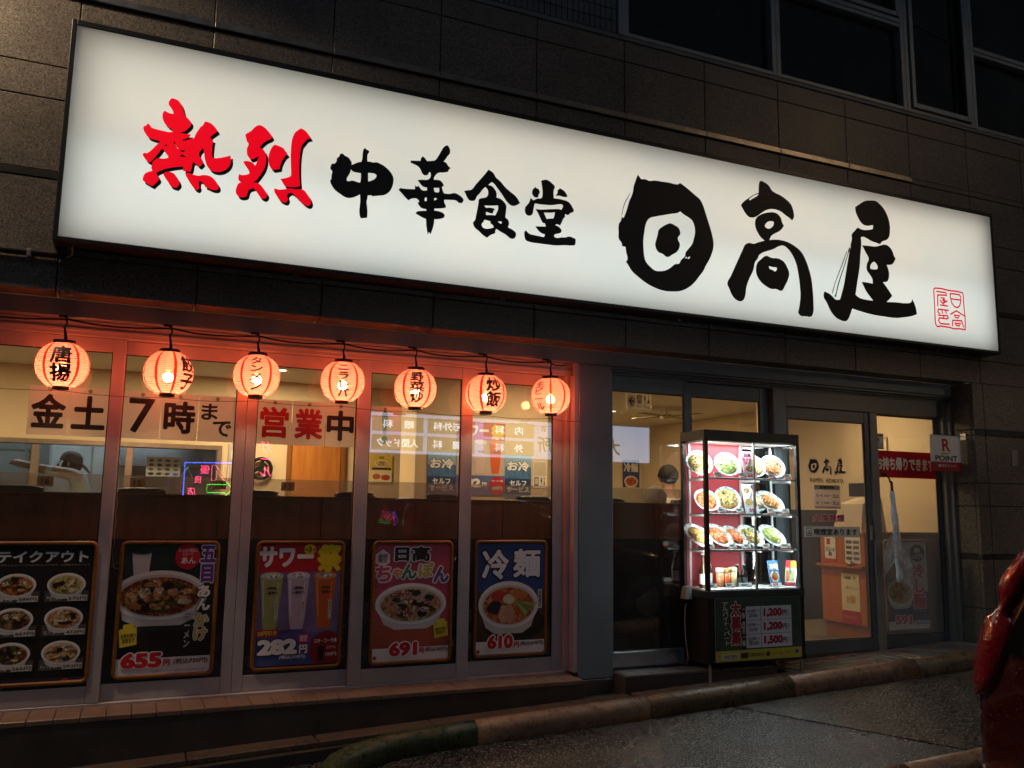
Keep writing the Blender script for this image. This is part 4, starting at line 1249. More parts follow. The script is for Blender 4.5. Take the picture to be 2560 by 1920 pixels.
b.t('282', .27, .165, .125, 9, '#f6f2ee', w=.46, bold=.07, edge=('#241c22', .05)); b.t('円', .57, .14, .07, 9, '#f6f2ee', bold=.05, edge=('#241c22', .05))
b.t('(税込310円)', .45, .08, .035, 9, '#f0ece8', w=.3, bold=.02)
b.e(.57, .225, .075, .042, 8, '#c82a5a'); b.t('期間\n限定', .57, .225, .05, 9, '#f8f0f0', w=.09, bold=.02)
b.e(.84, .13, .20, .15, 7, '#8a1420'); b.t('コカ・コーラ祭', .83, .20, .035, 9, '#f4ece8', w=.27, bold=.03)
b.q([(.74, .16), (.82, .16), (.81, .04), (.75, .04)], 9, '#1c0f0e'); b.t('100円', .9, .09, .03, 9, '#f4ece8', w=.13, bold=.02); b.t('20%', .9, .145, .025, 9, '#e0a090', w=.12, bold=.02)
b.r(0, 0, 1, .018, 9, '#181420')
# champon poster
t, b = poster(1.782, -.0225, 'red framed poster of a white bowl priced 691円 titled 日高ちゃんぽん')
b.r(0, 0, 1, 1, 0, sim('print_pink_red', '#c0485a', .5, var=.25, vscale=4))
b.r(0, .0, 1, .34, 1, sim('print_orange_red', '#b0543c', .5, var=.25, vscale=4))
b.q([(.02, .9), (.11, .945), (.2, .9), (.2, .83), (.11, .79), (.02, .83)], 2, '#f0e4e4'); b.t('期間\n限定', .11, .868, .07, 4, '#7a2434', w=.12, bold=.02)
b.t('日高', .49, .905, .13, 4, '#1c1416', w=.46, bold=.05, edge=('#f6f0ee', .06))
for s, u, v_, h, c, ww in (('ち', .12, .74, .14, '#d0546a', .2), ('ゃ', .30, .74, .085, '#d88848', .13), ('ん', .45, .755, .13, '#3a7a66', .2), ('ぽ', .67, .765, .13, '#d0b04c', .2), ('ん', .87, .725, .14, '#6a4a92', .21)):
    b.t(s, u, v_, h, 5, c, w=ww, bold=.05, edge=('#f6f0ee', .07))
b.bowl(.49, .48, .46, .175, 2, F_MIX, ['#d8b8a0', '#e4ccb4', '#c89478', '#e0a890', '#28241c', '#3a4a26', '#d8907a'], n=24, br=.17)
b.q([(.78, .3), (.96, .325), (.98, .2), (.8, .18)], 9, '#e8d23c'); b.q([(.82, .305), (.93, .32), (.925, .35), (.83, .34)], 9.2, '#e8d23c'); b.t('お持ち帰り\n出来ます', .88, .245, .06, 10, '#30281c', w=.15, bold=.02, rot=5)
b.r(0, 0, 1, .115, 5, '#efe8e2')
b.t('691', .40, .105, .115, 10, '#c8202c', w=.36, bold=.06, edge=('#f8f4f0', .07)); b.t('円', .63, .085, .05, 10, '#c8202c', bold=.04); b.t('(税込760円)', .83, .09, .042, 10, '#3a3030', w=.3, bold=.02)
b.e(.045, .04, .025, .016, 8, '#b05040')
# cold noodle poster
t, b = poster(2.524, .0135, 'blue framed poster of cold noodles priced 610円 titled 冷麺')
b.r(0, 0, 1, 1, 0, sim('print_blue', '#2c4280', .5, var=.3, vscale=4))
b.r(0, .1, 1, .56, 1, sim('print_brown_table', '#4a3626', .5, var=.35, vscale=5)); b.e(.55, .27, .44, .16, 1.5, '#241814')
b.t('冷', .27, .80, .27, 5, '#eef0f4', w=.38, bold=.035, edge=('#141c3a', .05)); b.t('麺', .72, .81, .26, 5, '#eef0f4', w=.4, bold=.035, edge=('#141c3a', .05))
b.bowl(.47, .44, .43, .21, 2, F_RED, (), n=0)
for i in range(11):
    b.q([(.55+.005*i, .47), (.57+.005*i, .475), (.70+.018*i, .33+.012*i), (.68+.018*i, .325+.012*i)], 5+i*.1, random.choice(['#8a9a3c', '#b0b860', '#70803a']))
for c, u, v_, ru, rv in (('#20241c', .27, .415, .11, .06), ('#c8382c', .33, .52, .13, .045), ('#d8a890', .40, .36, .08, .08), ('#d0987c', .47, .36, .07, .09), ('#e8d8b0', .47, .485, .08, .045), ('#d87a34', .62, .53, .12, .04)):
    b.e(u, v_, ru, rv, 6.5+u, c, .15, 12, 'printed_topping')
b.r(.885, .4, .945, .57, 7, '#eae4da'); b.t('期間限定', .915, .485, .15, 8, '#2a2430', w=.045, vert=True, bold=.02)
b.r(0, 0, 1, .12, 5, '#efe8e2')
b.t('610', .35, .115, .12, 10, '#d02028', w=.36, bold=.06, edge=('#f8f4f0', .07)); b.t('円', .58, .085, .05, 10, '#d02028', bold=.04); b.t('(税込670円)', .80, .09, .042, 10, '#26345a', w=.34, bold=.02)
b.e(.045, .035, .025, .016, 8, '#b05040')
# vinegar noodle poster behind the side light
t, b = poster(6.405, .0535, 'framed poster of chilled noodles priced 591円 with red 冷し麺 behind the side light', w=.55)
b.r(0, 0, 1, 1, 0, '#b8bcc0'); b.r(0, .1, 1, .42, 1, sim('print_navy', '#1c2c60', .5, var=.3, vscale=6))
b.e(.76, .86, .17, .10, 3, '#17130f'); b.t('黒酢\nしょうゆ', .76, .86, .12, 5, '#e8e4dc', w=.26, bold=.03)
b.t('冷し麺', .76, .49, .52, 5, '#c02a30', w=.3, vert=True, bold=.05, edge=('#f0ecea', .04))
b.bowl(.33, .42, .32, .15, 2, F_NOOD, ['#d8b878', '#e0c88c', '#b88850', '#c89a5a'], n=12)
b.e(.3, .78, .24, .12, 2, '#9aa0a6', .1)
b.r(0, 0, 1, .1, 5, '#d8e0e6'); b.t('591', .36, .115, .10, 10, '#c8282e', w=.38, bold=.06, edge=('#f4f0ee', .06)); b.t('円', .6, .08, .04, 10, '#c8282e', bold=.03); b.t('(税込650円)', .8, .07, .035, 10, '#26407a', w=.32, bold=.02)

# ------------------------------------------------------------------ lettering and sheets on the door
def sheet(name, label, cat, x0, x1, z0, z1, y, mat, th=.0008):
    t = thing(name, label, cat, ((x0+x1)/2, y, z0))
    w_, h_ = x1-x0, z1-z0
    part('sheet', MB().box(-w_/2, w_/2, -th, 0, 0, h_), mat, t)
    hd = part('printed_side', MB().add([(-w_/2+.0005, 0, .0005), (w_/2-.0005, 0, .0005), (w_/2-.0005, 0, h_-.0005), (-w_/2+.0005, 0, h_-.0005)], [(0, 1, 2, 3)]), mat, t, (0, -th-.0005, 0))
    return t, Board(hd, w_, h_, 0, 0)
DY = -.0235
lg = thing('door_logo', 'black brush 日高屋 lettering with RAMEN HIDAKAYA stuck on the door glass', 'lettering', (5.455, DY, 1.41))
for g, u, h, vv in (('hi', -.145, .115, .145), ('daka', .0, .128, .146), ('ya', .145, .132, .148)):
    o = brush(lg, g, u, vv, h, BLKV, 1, 'black_character')
    o = brush(lg, g, u, vv, h*1.13, ink('#c9c2b4'), 0, 'character_outline')
text(lg, 'RAMEN', -.115, .024, .038, BLKV, 0, w=.14, bold=.02)
text(lg, 'HIDAKAYA', .085, .024, .038, BLKV, 0, w=.2, bold=.02)
t, b = sheet('hours_notice', 'opening hours sheet headed 営業時間 on the door glass', 'notice', 5.303, 5.595, 1.196, 1.397, DY, thin_paper('door_paper', '#fff6ea', .55))
b.r(.01, .8, .99, .99, 1, '#a89678'); b.t('営業時間', .48, .9, .13, 2, '#3a2c20', w=.55, bold=.03)
b.t('月〜木 10:00 〜 翌2:30', .5, .55, .14, 2, '#5a4640', w=.86, bold=.01); b.t('金・土 10:00 〜 翌6:30', .5, .25, .14, 2, '#5a4640', w=.86, bold=.01)
b.r(.68, .47, .95, .49, 2, '#b05068'); b.r(.68, .17, .95, .19, 2, '#b05068'); b.r(.01, .01, .99, .1, 1, '#d09a94')
ns = thing('no_smoking_lettering', 'red 全席禁煙 lettering with white edge on the door glass', 'lettering', (5.457, DY, 1.118))
text(ns, '全席禁煙', 0, 0, .062, ink('#b8143c'), 0, w=.345, bold=.03, edge=(ink('#e8e4dc'), .035))
for o in ns.children:
    if 'outline' in o.name: o.location.y = lay(0)
t, b = sheet('smoking_room_strip', 'grey strip reading 喫煙室あります across the door glass', 'notice', 5.184, 5.80, .957, 1.046, DY, thin_paper('strip_film', '#e2e4e2', .5))
b.t('喫煙室あります', .56, .5, .62, 1, '#151515', w=.78, bold=.025); b.r(.03, .12, .13, .88, 1, '#2a2a2a'); b.r(.038, .18, .122, .82, 2, '#c6c6c2'); b.q([(.05, .3), (.11, .3), (.11, .4), (.05, .4)], 3, '#2a2a2a'); b.q([(.07, .5), (.085, .7), (.1, .55), (.09, .48)], 3, '#2a2a2a')
SY_ = .0125
t, b = sheet('takeaway_banner', 'red banner reading お持ち帰りできます on the side light', 'banner', 6.036, 6.80, 1.482, 1.722, SY_, thin_paper('banner_red', '#d01030', .45))
b.t('お持ち帰りできます', .5, .52, .5, 1, '#f0e4d0', w=.93, bold=.045)
t, b = sheet('fire_safety_sticker', 'small white sticker with a black figure above the red banner', 'sticker', 6.04, 6.165, 1.732, 1.873, SY_, ink('#d8d2c6'))
b.r(.05, .84, .95, .93, 1, '#2a2622'); b.e(.45, .66, .05, .05, 1, '#2a2622'); b.q([(.25, .74), (.43, .6), (.6, .74), (.5, .55), (.62, .42), (.55, .42), (.45, .52), (.35, .42), (.28, .42), (.4, .55)], 1.2, '#2a2622')
b.r(.05, .32, .95, .35, 1, '#4a443c'); b.r(.05, .05, .95, .1, 1, '#4a443c'); b.t('防火対象物', .5, .22, .1, 2, '#4a443c', w=.7, bold=0)
# hanging point card sign
pt = thing('point_sign', 'white and red hanging plastic sign with a red R over POINT', 'sign', (6.69, -.2, 1.545))
part('plate', MB().box(-.195, .192, 0, .004, .083, .318, .001), ink('#d4d2ce'), pt)
part('red_strip', MB().box(-.195, .192, -.0002, .0042, 0, .0825, .001), sim('sign_red', '#8e1420', .4, var=.05), pt)
text(pt, 'R', 0, .235, .115, ink('#b01c28'), 1, w=.10, bold=.03)
poly(pt, [(-.075, .158), (.07, .166), (-.045, .149)], 1, ink('#b01c28'))
text(pt, 'POINT', -.002, .116, .05, ink('#26262a'), 1, w=.28, bold=.03)
text(pt, '楽天ポイント', .0, .05, .03, ink('#e8e0dc'), 1, w=.22, bold=.01)
part('arm', MB().tube([(-.19, .006, .321), (.24, .006, .322)], .004, 8), STEEL, pt)
part('wall_bracket', MB().box(.226, .231, -.03, .03, .29, .35, .002), STEEL, pt)
# white vinyl umbrella left on a hook by the door
um = thing('umbrella', 'furled white vinyl umbrella hanging from a black hook on the door post', 'umbrella', (6.12, -.075, .56))
part('hook', MB().lathe([(.022, 0), (.026, .006), (.018, .014)], 14).xf(Matrix.Translation((-.045, .024, .945)) @ Matrix.Rotation(R(90), 4, 'X')).tube([(-.045, .006, .945), (-.03, -.012, .925), (-.012, -.012, .90), (-.008, -.01, .88), (.006, -.008, .872), (.014, -.008, .885)], .006, 8), BLACK, um, smooth=True)
part('handle', MB().tube([(.008, -.004, .885), (.02, -.004, .872), (.024, 0, .83), (.026, 0, .76)], [.008, .013, .013, .012], 10), woodm('umbrella_wood', '#4a2a16', '#7a4a28', .4, 2), um, smooth=True)
VIN = NT('white_vinyl')
VIN.b.inputs['Base Color'].default_value = (.78, .82, .86, 1); VIN.b.inputs['Roughness'].default_value = .3; VIN.b.inputs['Alpha'].default_value = .95
VIN.bump(VIN.noise(18, 4, .6).outputs['Fac'], .5, .01)
secs = []
for i in range(17):
    tt_ = i/16
    z = .80-.79*tt_
    ww = .020+.016*min(1, tt_*3)+.006*math.sin(i*1.7)-(.012 if i == 16 else 0)
    secs.append([(.026+.045*tt_+ww*math.cos(a)*(1+.18*math.sin(3*a+i*.3)), .016*math.sin(a)*(1+.35*math.cos(4*a+i*.2)), z) for a in [j*math.pi/8 for j in range(16)]])
part('canopy', MB().loft(secs), VIN.m, um, smooth=True)
VB = glass('clear_plastic_bag', (.9, .9, .9), .10, rough=.2, dirt=1.2)
part('bag', MB().add([(.02, -.03, .52), (-.14, -.04, .30), (-.165, -.035, .05), (.0, -.045, .22), (.075, -.04, .33), (.19, -.04, .15), (.12, -.04, -.03), (.06, -.05, .2)], [(0, 1, 2, 3), (0, 3, 7, 4), (4, 7, 6, 5)]), VB, um, label='clear plastic sleeve flaring from the umbrella')
# ------------------------------------------------------------------ food display case
CX, CY = 4.415, -.182
HW, HD = .457, .163
D = thing('display_case', 'tall black glass display case full of sample dishes beside the entrance', 'display case', (CX, CY, 0))
part('base_cabinet', MB().box(-HW, HW, -HD, HD, .045, .518, .004), BLACKM, D)
part('sill_rail', MB().box(-HW-.004, HW+.004, -HD-.006, HD, .5185, .574, .003), sim('dark_steel', (.10, .11, .12), .3, .8, .1, 12), D)
part('case_floor', MB().box(-HW+.03, HW-.03, -HD+.02, HD-.01, .5745, .582), ink('#e8e6e2'), D)
for sx in (-1, 1):
    for sy in (-1, 1):
        px, py = sx*(HW-.016), sy*(HD-.016)
        part('corner_post', MB().box(px-.0155, px+.0155, py-.0155, py+.0155, .5745, 1.699, .002), BLACK, D)
part('top_box', MB().box(-HW, HW, -HD, HD, 1.6995, 1.777, .004), BLACK, D)
part('lamp_cover', MB().box(-HW+.04, HW-.04, -HD+.025, HD-.02, 1.691, 1.699), ink('#f4f6f6'), D)
for i, (x, y) in enumerate(((-HW+.02, -HD+.012), (HW-.035, -HD+.012), (-HW+.02, HD-.02), (HW-.035, HD-.02))):
    gx = gz(CX+x) if y < 0 else (.0 if x < 0 else gz(CX+x))
    part('leg', MB().tube([(x, y, .0449), (x, y, gx+.002)], [.009, .013], 10), STEEL, D)
part('glass_pane', MB().box(-HW+.004, -HW+.009, -HD+.033, HD-.033, .5825, 1.69), GLC, D)
part('glass_pane', MB().box(HW-.009, HW-.004, -HD+.033, HD-.033, .5825, 1.69), GLC, D)
part('sliding_glass', MB().box(-HW+.033, .012, -HD+.010, -HD+.015, .5825, 1.6985), GLC, D)
part('sliding_glass', MB().box(-.008, HW-.033, -HD+.003, -HD+.008, .5825, 1.6985), GLC, D)
part('meeting_stile', MB().box(.0, .014, -HD-.001, -HD+.017, .5755, 1.6985, .002), STEEL, D)
REDB = sim('red_case_board', '#b83c44', .5, var=.08, vscale=4)
part('back_board', MB().box(-HW+.035, .13, HD-.028, HD-.02, .583, 1.69), REDB, D)
part('back_glass', MB().box(.131, HW-.035, HD-.026, HD-.021, .583, 1.69), glass('smoked_back_glass', (.35, .36, .38), .08), D)
for x in (-HW+.06, .10, HW-.05):
    part('shelf_upright', MB().box(x-.009, x+.009, HD-.041, HD-.0285, .5835, 1.688, .002), ink('#dcdcda'), D)
SHZ = [1.418, 1.146, .875]
SHG = glass('green_edge_shelf_glass', (.88, .97, .94), .05, dirt=.02)
for z in SHZ:
    s_ = part('shelf', MB().box(-HW+.014, HW-.014, -HD+.022, HD-.045, z-.008, z), SHG, D)
    part('shelf_edge', MB().box(-HW+.035, HW-.035, -HD+.0165, -HD+.0215, z-.014, z+.001, .001), STEEL, s_)
    for x in (-HW+.06, .10, HW-.05):
        part('shelf_bracket', MB().box(x-.004, x+.004, -HD+.06, HD-.042, z-.026, z-.0085, .001), ink('#dcdcda'), s_)
    light('shelf_lamp', 'AREA', s_, (0, -HD+.035, z-.0165), 2.2, (.86, .96, 1.0), .78, .012, None)
light('case_lamp', 'AREA', D, (0, -.01, 1.689), 9, (.86, .96, 1.0), .80, .22)
light('case_lamp', 'AREA', D, (-HW+.028, -HD+.05, 1.13), 3.2, (.86, .96, 1.0), .02, 1.05, (R(90), 0, R(-60)))
light('case_lamp', 'AREA', D, (HW-.028, -HD+.05, 1.13), 3.2, (.86, .96, 1.0), .02, 1.05, (R(90), 0, R(60)))
part('lamp_tube', MB().tube([(HW-.06, HD-.05, .6), (HW-.06, HD-.05, 1.66)], .009, 8), ink('#e8eeee'), D, smooth=True)
part('lamp_wire', MB().tube([(.14, HD-.04, 1.68), (.155, .05, 1.66), (.15, .0, 1.60), (.135, .02, 1.54)], .004, 6), ink('#e8eeee'), D, smooth=True)
# recruiting poster on the front of the cabinet
rp = thing('recruitment_poster', 'green recruiting poster listing hourly pay on the foot of the display case', 'poster', (CX+.01, CY-HD-.0012, .06))
part('sheet', MB().box(-.404, .404, -.0008, 0, 0, .458), PAPER, rp)
hd = part('printed_side', MB().add([(-.403, 0, .001), (.403, 0, .001), (.403, 0, .457), (-.403, 0, .457)], [(0, 1, 2, 3)]), sim('print_leaf_green', '#2a4034', .5, var=.5, vscale=9), rp, (0, -.0012, 0))
b = Board(hd, .806, .456, 0, .001)
b.r(0, 0, 1, .17, 1, '#b0a83a')
b.t('アルバイト・パート', .12, .60, .68, 2, '#d8d2c4', w=.07, vert=True, bold=.02, rot=3)
b.t('大募集', .23, .60, .70, 3, '#8e1c28', w=.12, vert=True, bold=.05, edge=('#e0d8cc', .05))
b.r(.345, .19, .885, .86, 2, '#c4c8d4'); b.r(.29, .19, .345, .86, 2, '#15140f')
for i, (a, c, d) in enumerate((('10:00〜\n22:00', '1,200', '一般'), ('10:00〜\n22:00', '1,200', '高校生'), ('22:00〜\n翌2:00', '1,500', '一般'))):
    v_ = .75-.223*i
    b.r(.345, v_-.116, .885, v_-.110, 3, '#30303a')
    b.t(a, .43, v_, .13, 4, '#20222a', w=.14, bold=.015); b.t(c, .66, v_, .15, 4, '#9a1424', w=.22, bold=.06); b.t('円', .80, v_-.01, .09, 4, '#5a1420', bold=.03); b.t('以\n上', .85, v_-.01, .09, 4, '#7a2430', w=.025, bold=0)
    b.t(d, .317, v_, .15 if len(d) < 3 else .19, 4, '#d8cfae', w=.035, vert=True, bold=.02)
b.r(.515, .19, .52, .86, 3.5, '#30303a')
b.r(.06, .03, .26, .12, 2, '#c8c4a4'); b.t('大塚北口駅前店', .16, .075, .06, 3, '#26241c', w=.17, bold=.01)
b.r(.28, .035, .36, .125, 2, '#26241c'); b.t('0120-330-931', .46, .085, .06, 3, '#26241c', w=.18, bold=.02); b.r(.575, .05, .615, .12, 2, '#26241c'); b.t('ハイデイ日高', .70, .085, .05, 3, '#3a3828', w=.14, bold=0); b.t('ご応募ください', .85, .1, .045, 3, '#3a3828', w=.11, bold=0); b.r(.92, .07, .955, .13, 2, '#26407a')
# weatherproof socket and cord on the side of the case
pb = thing('power_box', 'small weatherproof socket box with white cord beside the display case', 'power box', (3.918, -.13, .56))
part('box', MB().add([(-.03, -.035, -.06), (.035, -.035, -.06), (.035, .035, -.06), (-.03, .035, -.06), (-.012, -.03, .03), (.035, -.03, .035), (.035, .03, .035), (-.012, .03, .03)], [(0, 1, 2, 3), (4, 5, 6, 7), (0, 1, 5, 4), (1, 2, 6, 5), (2, 3, 7, 6), (3, 0, 4, 7)]), sim('grey_plastic', (.34, .34, .31), .45), pb)
part('plug', MB().box(-.005, .025, -.012, .012, -.086, -.0605, .002), BLACKM, pb)
part('cord', MB().tube([(.01, 0, -.085), (-.012, -.004, -.12), (-.018, -.006, -.22), (-.012, -.004, -.34), (.004, .002, -.44), (.02, .01, -.5), (.03, .03, -.555)], .0035, 6), ink('#c8c4ba'), pb, smooth=True)

# ------------------------------------------------------------------ sample dishes
CHINA = sim('white_china', (.66, .67, .66), .18, var=.03, coat=.3)
CBLUE = sim('blue_china_pattern', '#5a86a0', .2, var=.1)
PRICE = ink('#e2e6e4')
def dish(x, zs, kind, ov, tilt, spin, fm, bits, label, y=-.185, r=.1):
    """a sample dish leaning back on its stand, food glued on"""
    t = thing('sample_dish', label, 'dish', (x, y, zs))
    # plate space: disc in XY, z outwards; then spun, tilted up to face the street
    sx, sy = 1.0, ov
    top = r*max(abs(sy*math.cos(R(spin))), abs(sx*math.sin(R(spin))))
    cz = math.sin(R(tilt))*math.hypot(r*sx*math.sin(R(spin)), r*sy*math.cos(R(spin)))+.014
    M = Matrix.Translation((0, 0, cz)) @ Matrix.Rotation(R(-14), 4, 'Z') @ Matrix.Rotation(R(tilt), 4, 'X') @ Matrix.Rotation(R(spin), 4, 'Z')
    dp = .045 if kind == 'bowl' else .016
    prof = [(.30*r, -dp), (.42*r, -dp*.98), (.75*r, -dp*.5), (.97*r, .0), (r, .003), (.985*r, .006), (.90*r, .002), (.72*r, -dp*.28), (.3*r, -dp*.38)]
    p = part('plate', MB().lathe(prof, 30, sx, sy).xf(M), CHINA, t, smooth=True)
    rim = MB()
    for i in range(10):
        a = i*2*math.pi/10
        rim.ball((.93*r*sx*math.cos(a), .93*r*sy*math.sin(a), .0045), .009, .006, .0015, 6, 3)
    part('rim_pattern', rim.xf(M), CBLUE, p)
    fd = MB()
    fp = [(.80*r, -dp*.28+.001), (.72*r, .004), (.5*r, .012), (.25*r, .018), (.02*r, .02)]
    if kind == 'plate':
        fp = [(.70*r, -.002), (.62*r, .010), (.4*r, .022), (.2*r, .028), (.02*r, .03)]
    f = part('food', fd.lathe(fp, 24, sx, sy, cap=False).xf(M), fm, t, smooth=True)
    by = {}
    for i in range(46):
        c = random.choice(bits)
        a = random.uniform(0, 6.28); d = math.sqrt(random.random())*.62*r
        zz = (.016 if kind == 'bowl' else .024)*(1-(d/r)**2)+.003
        q = by.setdefault(c, MB())
        n0 = len(q.v)
        e = random.uniform(.006, .016)
        q.ball((0, 0, 0), e, e*random.uniform(.25, .6), .0035, 6, 4, .15)
        mm = Matrix.Translation((d*math.cos(a)*sx, d*math.sin(a)*sy, zz)) @ Matrix.Rotation(random.uniform(0, 6.3), 4, 'Z') @ Matrix.Rotation(random.uniform(-.5, .5), 4, 'X')
        q.v[n0:] = [tuple(mm @ Vector(v0)) for v0 in q.v[n0:]]
    for c, q in by.items():
        o = part('topping', q.xf(M), sim('food_'+c.strip('#'), c, .35, var=.15, vscale=60), f, smooth=True)
        o['kind'] = 'stuff'
    part('stand', MB().tube([(-.03, .045, .001), (-.03, -.02, .002), (-.03, -.03, .03)], .003, 5).tube([(.03, .045, .001), (.03, -.02, .002), (.03, -.03, .03)], .003, 5), STEEL, t)
    return t
def card(x, zs, label, y=-.318, wd=.075, h=.034, base=True):
    t = thing('price_card', label, 'price card', (x, y, zs), 0, 'price cards in the display case')
    M = Matrix.Rotation(R(-18), 4, 'X')
    part('card', MB().box(-wd/2, wd/2, 0, .0015, .010, .010+h).xf(M), PRICE, t)
    if base:
        part('card_base', MB().box(-wd/2+.006, wd/2-.006, -.004, .018, 0, .0095, .001), ink('#d0643c'), t)
    m = MB()
    for i, (a, c) in enumerate(((-.8, .5), (-.6, .2), (.2, .85))):
        z = .010+h*(.72-.25*i)
        m.box(wd/2*a, wd/2*c, -.0012, -.0004, z-.0022, z+.0022)
    part('print_lines', m.xf(M), ink('#4a5a5c'), t)
YN = food('food_yellow_noodle', ['#e0c060', '#ecd488', '#c89a3c', '#f0e0a8'], 80)
GN = food('food_green_leek', ['#9ac050', '#c8dc80', '#6a9a38', '#e4eab0'], 80)
SR = food('food_soy_ramen', ['#a8602c', '#c88444', '#e0b070', '#7a4018'], 80)
RR = food('food_red_ramen', ['#d86030', '#e88850', '#c84a24', '#f0b070'], 80)
GM = food('food_gomoku', ['#d8b84c', '#b8c060', '#e8d8a0', '#6a7a34', '#e0a070'], 80)
YK = food('food_fried_noodle', ['#d8a860', '#c08840', '#e8c88a', '#a87038'], 80)
dish(4.02, SHZ[0], 'bowl', 1.0, 62, 0, YN, ['#e8d080', '#7a8a3a', '#d09a50', '#4a3a20'], 'sample bowl of yellow noodle soup at the glass end of the top shelf', r=.112)
dish(4.285, SHZ[0], 'bowl', 1.0, 62, 0, GN, ['#88b848', '#c8dc80', '#5a9030', '#2f4a2c', '#e8e8b0'], 'sample bowl heaped with green leek on the top shelf', r=.108)
dish(4.575, SHZ[0], 'bowl', 1.0, 64, 0, YN, ['#e8d890', '#f0e8c0', '#d8b060', '#b8c070'], 'sample bowl of pale noodles half hidden behind the pink card', r=.10, y=-.15)
dish(4.735, SHZ[0], 'bowl', 1.0, 62, 0, SR, ['#d89048', '#f0ece4', '#30302c', '#b06a34', '#e0b070'], 'sample bowl of brown ramen with egg and seaweed on the top shelf', r=.105)
dish(4.085, SHZ[1], 'bowl', .86, 62, -30, RR, ['#e87040', '#f09858', '#d05028', '#f0c080'], 'sample bowl of red noodle soup on the middle shelf', r=.108)
dish(4.285, SHZ[1], 'bowl', 1.0, 62, -20, GM, ['#e0c060', '#3a3a30', '#6a7a34', '#e8a878', '#f0e0b0'], 'sample bowl of mixed vegetable noodles on the middle shelf', r=.11)
dish(4.585, SHZ[1], 'plate', .9, 66, 0, YN, ['#f0f0e8', '#c8d0c8', '#e0c890'], 'pale sample plate half hidden behind the white noodle card', r=.10, y=-.15)
gy = dish(4.70, SHZ[1], 'plate', .66, 60, -38, YK, ['#f0e0b8', '#e8d098'], 'sample plate with a row of browned gyoza dumplings', r=.122)
gm_ = MB()
for i in range(6):
    gm_.ball((-.055+.022*i, .0, .026), .011, .034, .016, 10, 6)
Mg = Matrix.Translation((0, 0, .085)) @ Matrix.Rotation(R(-14), 4, 'Z') @ Matrix.Rotation(R(60), 4, 'X') @ Matrix.Rotation(R(-38), 4, 'Z')
part('gyoza', gm_.xf(Mg), sim('browned_dumpling', '#d07a3c', .35, var=.35, vscale=30), gy, smooth=True)
dish(4.0, SHZ[2], 'plate', .62, 60, -42, YK, ['#b8d880', '#98c060', '#e0b878', '#c89050'], 'oval sample plate of fried noodles with green cabbage by the corner post', r=.125)
dish(4.19, SHZ[2], 'plate', .62, 60, -42, RR, ['#d8603c', '#e89068', '#f0b090', '#c8502c', '#f0d8b0'], 'oval sample plate of pork with kimchi on the lower shelf', r=.125)
dish(4.36, SHZ[2], 'plate', .6, 60, -42, RR, ['#e84a24', '#f06838', '#e8a040'], 'oval sample plate of red chilli prawns on the lower shelf', r=.115, y=-.16)
dish(4.50, SHZ[2], 'plate', .62, 60, -42, GM, ['#6a7a44', '#8a5a34', '#d8c890', '#4a3a24', '#a8b870'], 'oval sample plate of liver and chives on the lower shelf', r=.12)
dish(4.71, SHZ[2], 'plate', .62, 60, -42, GN, ['#b8d068', '#e8d8a8', '#88a848', '#e0a888'], 'oval sample plate of stir fried vegetables at the far end of the lower shelf', r=.122)
cards = [(4.10, 0, 'yellow noodle bowl'), (4.335, 0, 'green leek bowl'), (4.62, 0, 'pale noodle bowl'), (4.775, 0, 'brown ramen bowl'), (4.13, 1, 'red noodle bowl'), (4.30, 1, 'mixed vegetable bowl'), (4.60, 1, 'plate behind the white card'), (4.745, 1, 'gyoza plate'),
         (4.02, 2, 'fried noodle plate'), (4.225, 2, 'kimchi pork plate'), (4.36, 2, 'chilli prawn plate'), (4.545, 2, 'liver and chives plate'), (4.735, 2, 'stir fry plate')]
for x, s_, n_ in cards:
    card(x, SHZ[s_]+.0005, 'small white price card in front of the '+n_, wd=.1 if 'stir' in n_ else .072)
for x, n_ in ((4.03, 'tall beer bottle'), (4.19, 'orange drink'), (4.335, 'pair of black bottles')):
    card(x, .5825, 'small white price card in front of the '+n_, wd=.08 if x < 4.3 else .12, base=False, y=-.322)
def case_card(x, zs, w_, h_, label, rz=0, y=-.27):
    t = thing('advert_card', label, 'card', (x, y, zs+.004), R(rz))
    m_ = Matrix.Rotation(R(-12), 4, 'X')
    p = part('board', MB().box(-w_/2, w_/2, 0, .003, 0, h_), PAPER, t, None, (R(-12), 0, 0))
    part('easel_leg', MB().add([(-.01, .003, h_*.7), (.01, .003, h_*.7), (.01, .004, h_*.69), (-.01, .004, h_*.69), (-.012, .06, -.003), (.012, .06, -.003), (.012, .062, -.0035), (-.012, .062, -.0035)], [(0, 1, 5, 4), (3, 2, 6, 7), (0, 3, 7, 4), (1, 2, 6, 5), (4, 5, 6, 7), (0, 1, 2, 3)]), PAPER, t)
    return Board(p, w_, h_, 0, 0)
b = case_card(4.445, SHZ[0], .118, .215, 'pink champon advert card standing on the top shelf')
b.r(0, 0, 1, 1, 0, '#e0a0b4'); b.t('日高', .5, .87, .14, 2, '#2a2022', w=.56, bold=.04); b.t('ちゃん\nぽん', .45, .64, .26, 2, '#c03a5c', w=.85, bold=.03); b.t('ぽ', .6, .56, .13, 3, '#2c8a6a', bold=.04); b.bowl(.5, .36, .42, .16, 2, F_MIX, ['#d8b8a0', '#c08068', '#3a4a26'], n=9); b.r(0, 0, 1, .12, 8, '#f0e8e4'); b.t('691', .5, .075, .1, 9, '#b01c40', w=.6, bold=.05)
b = case_card(4.452, SHZ[1], .128, .232, 'white chilled noodle advert card standing on the middle shelf')
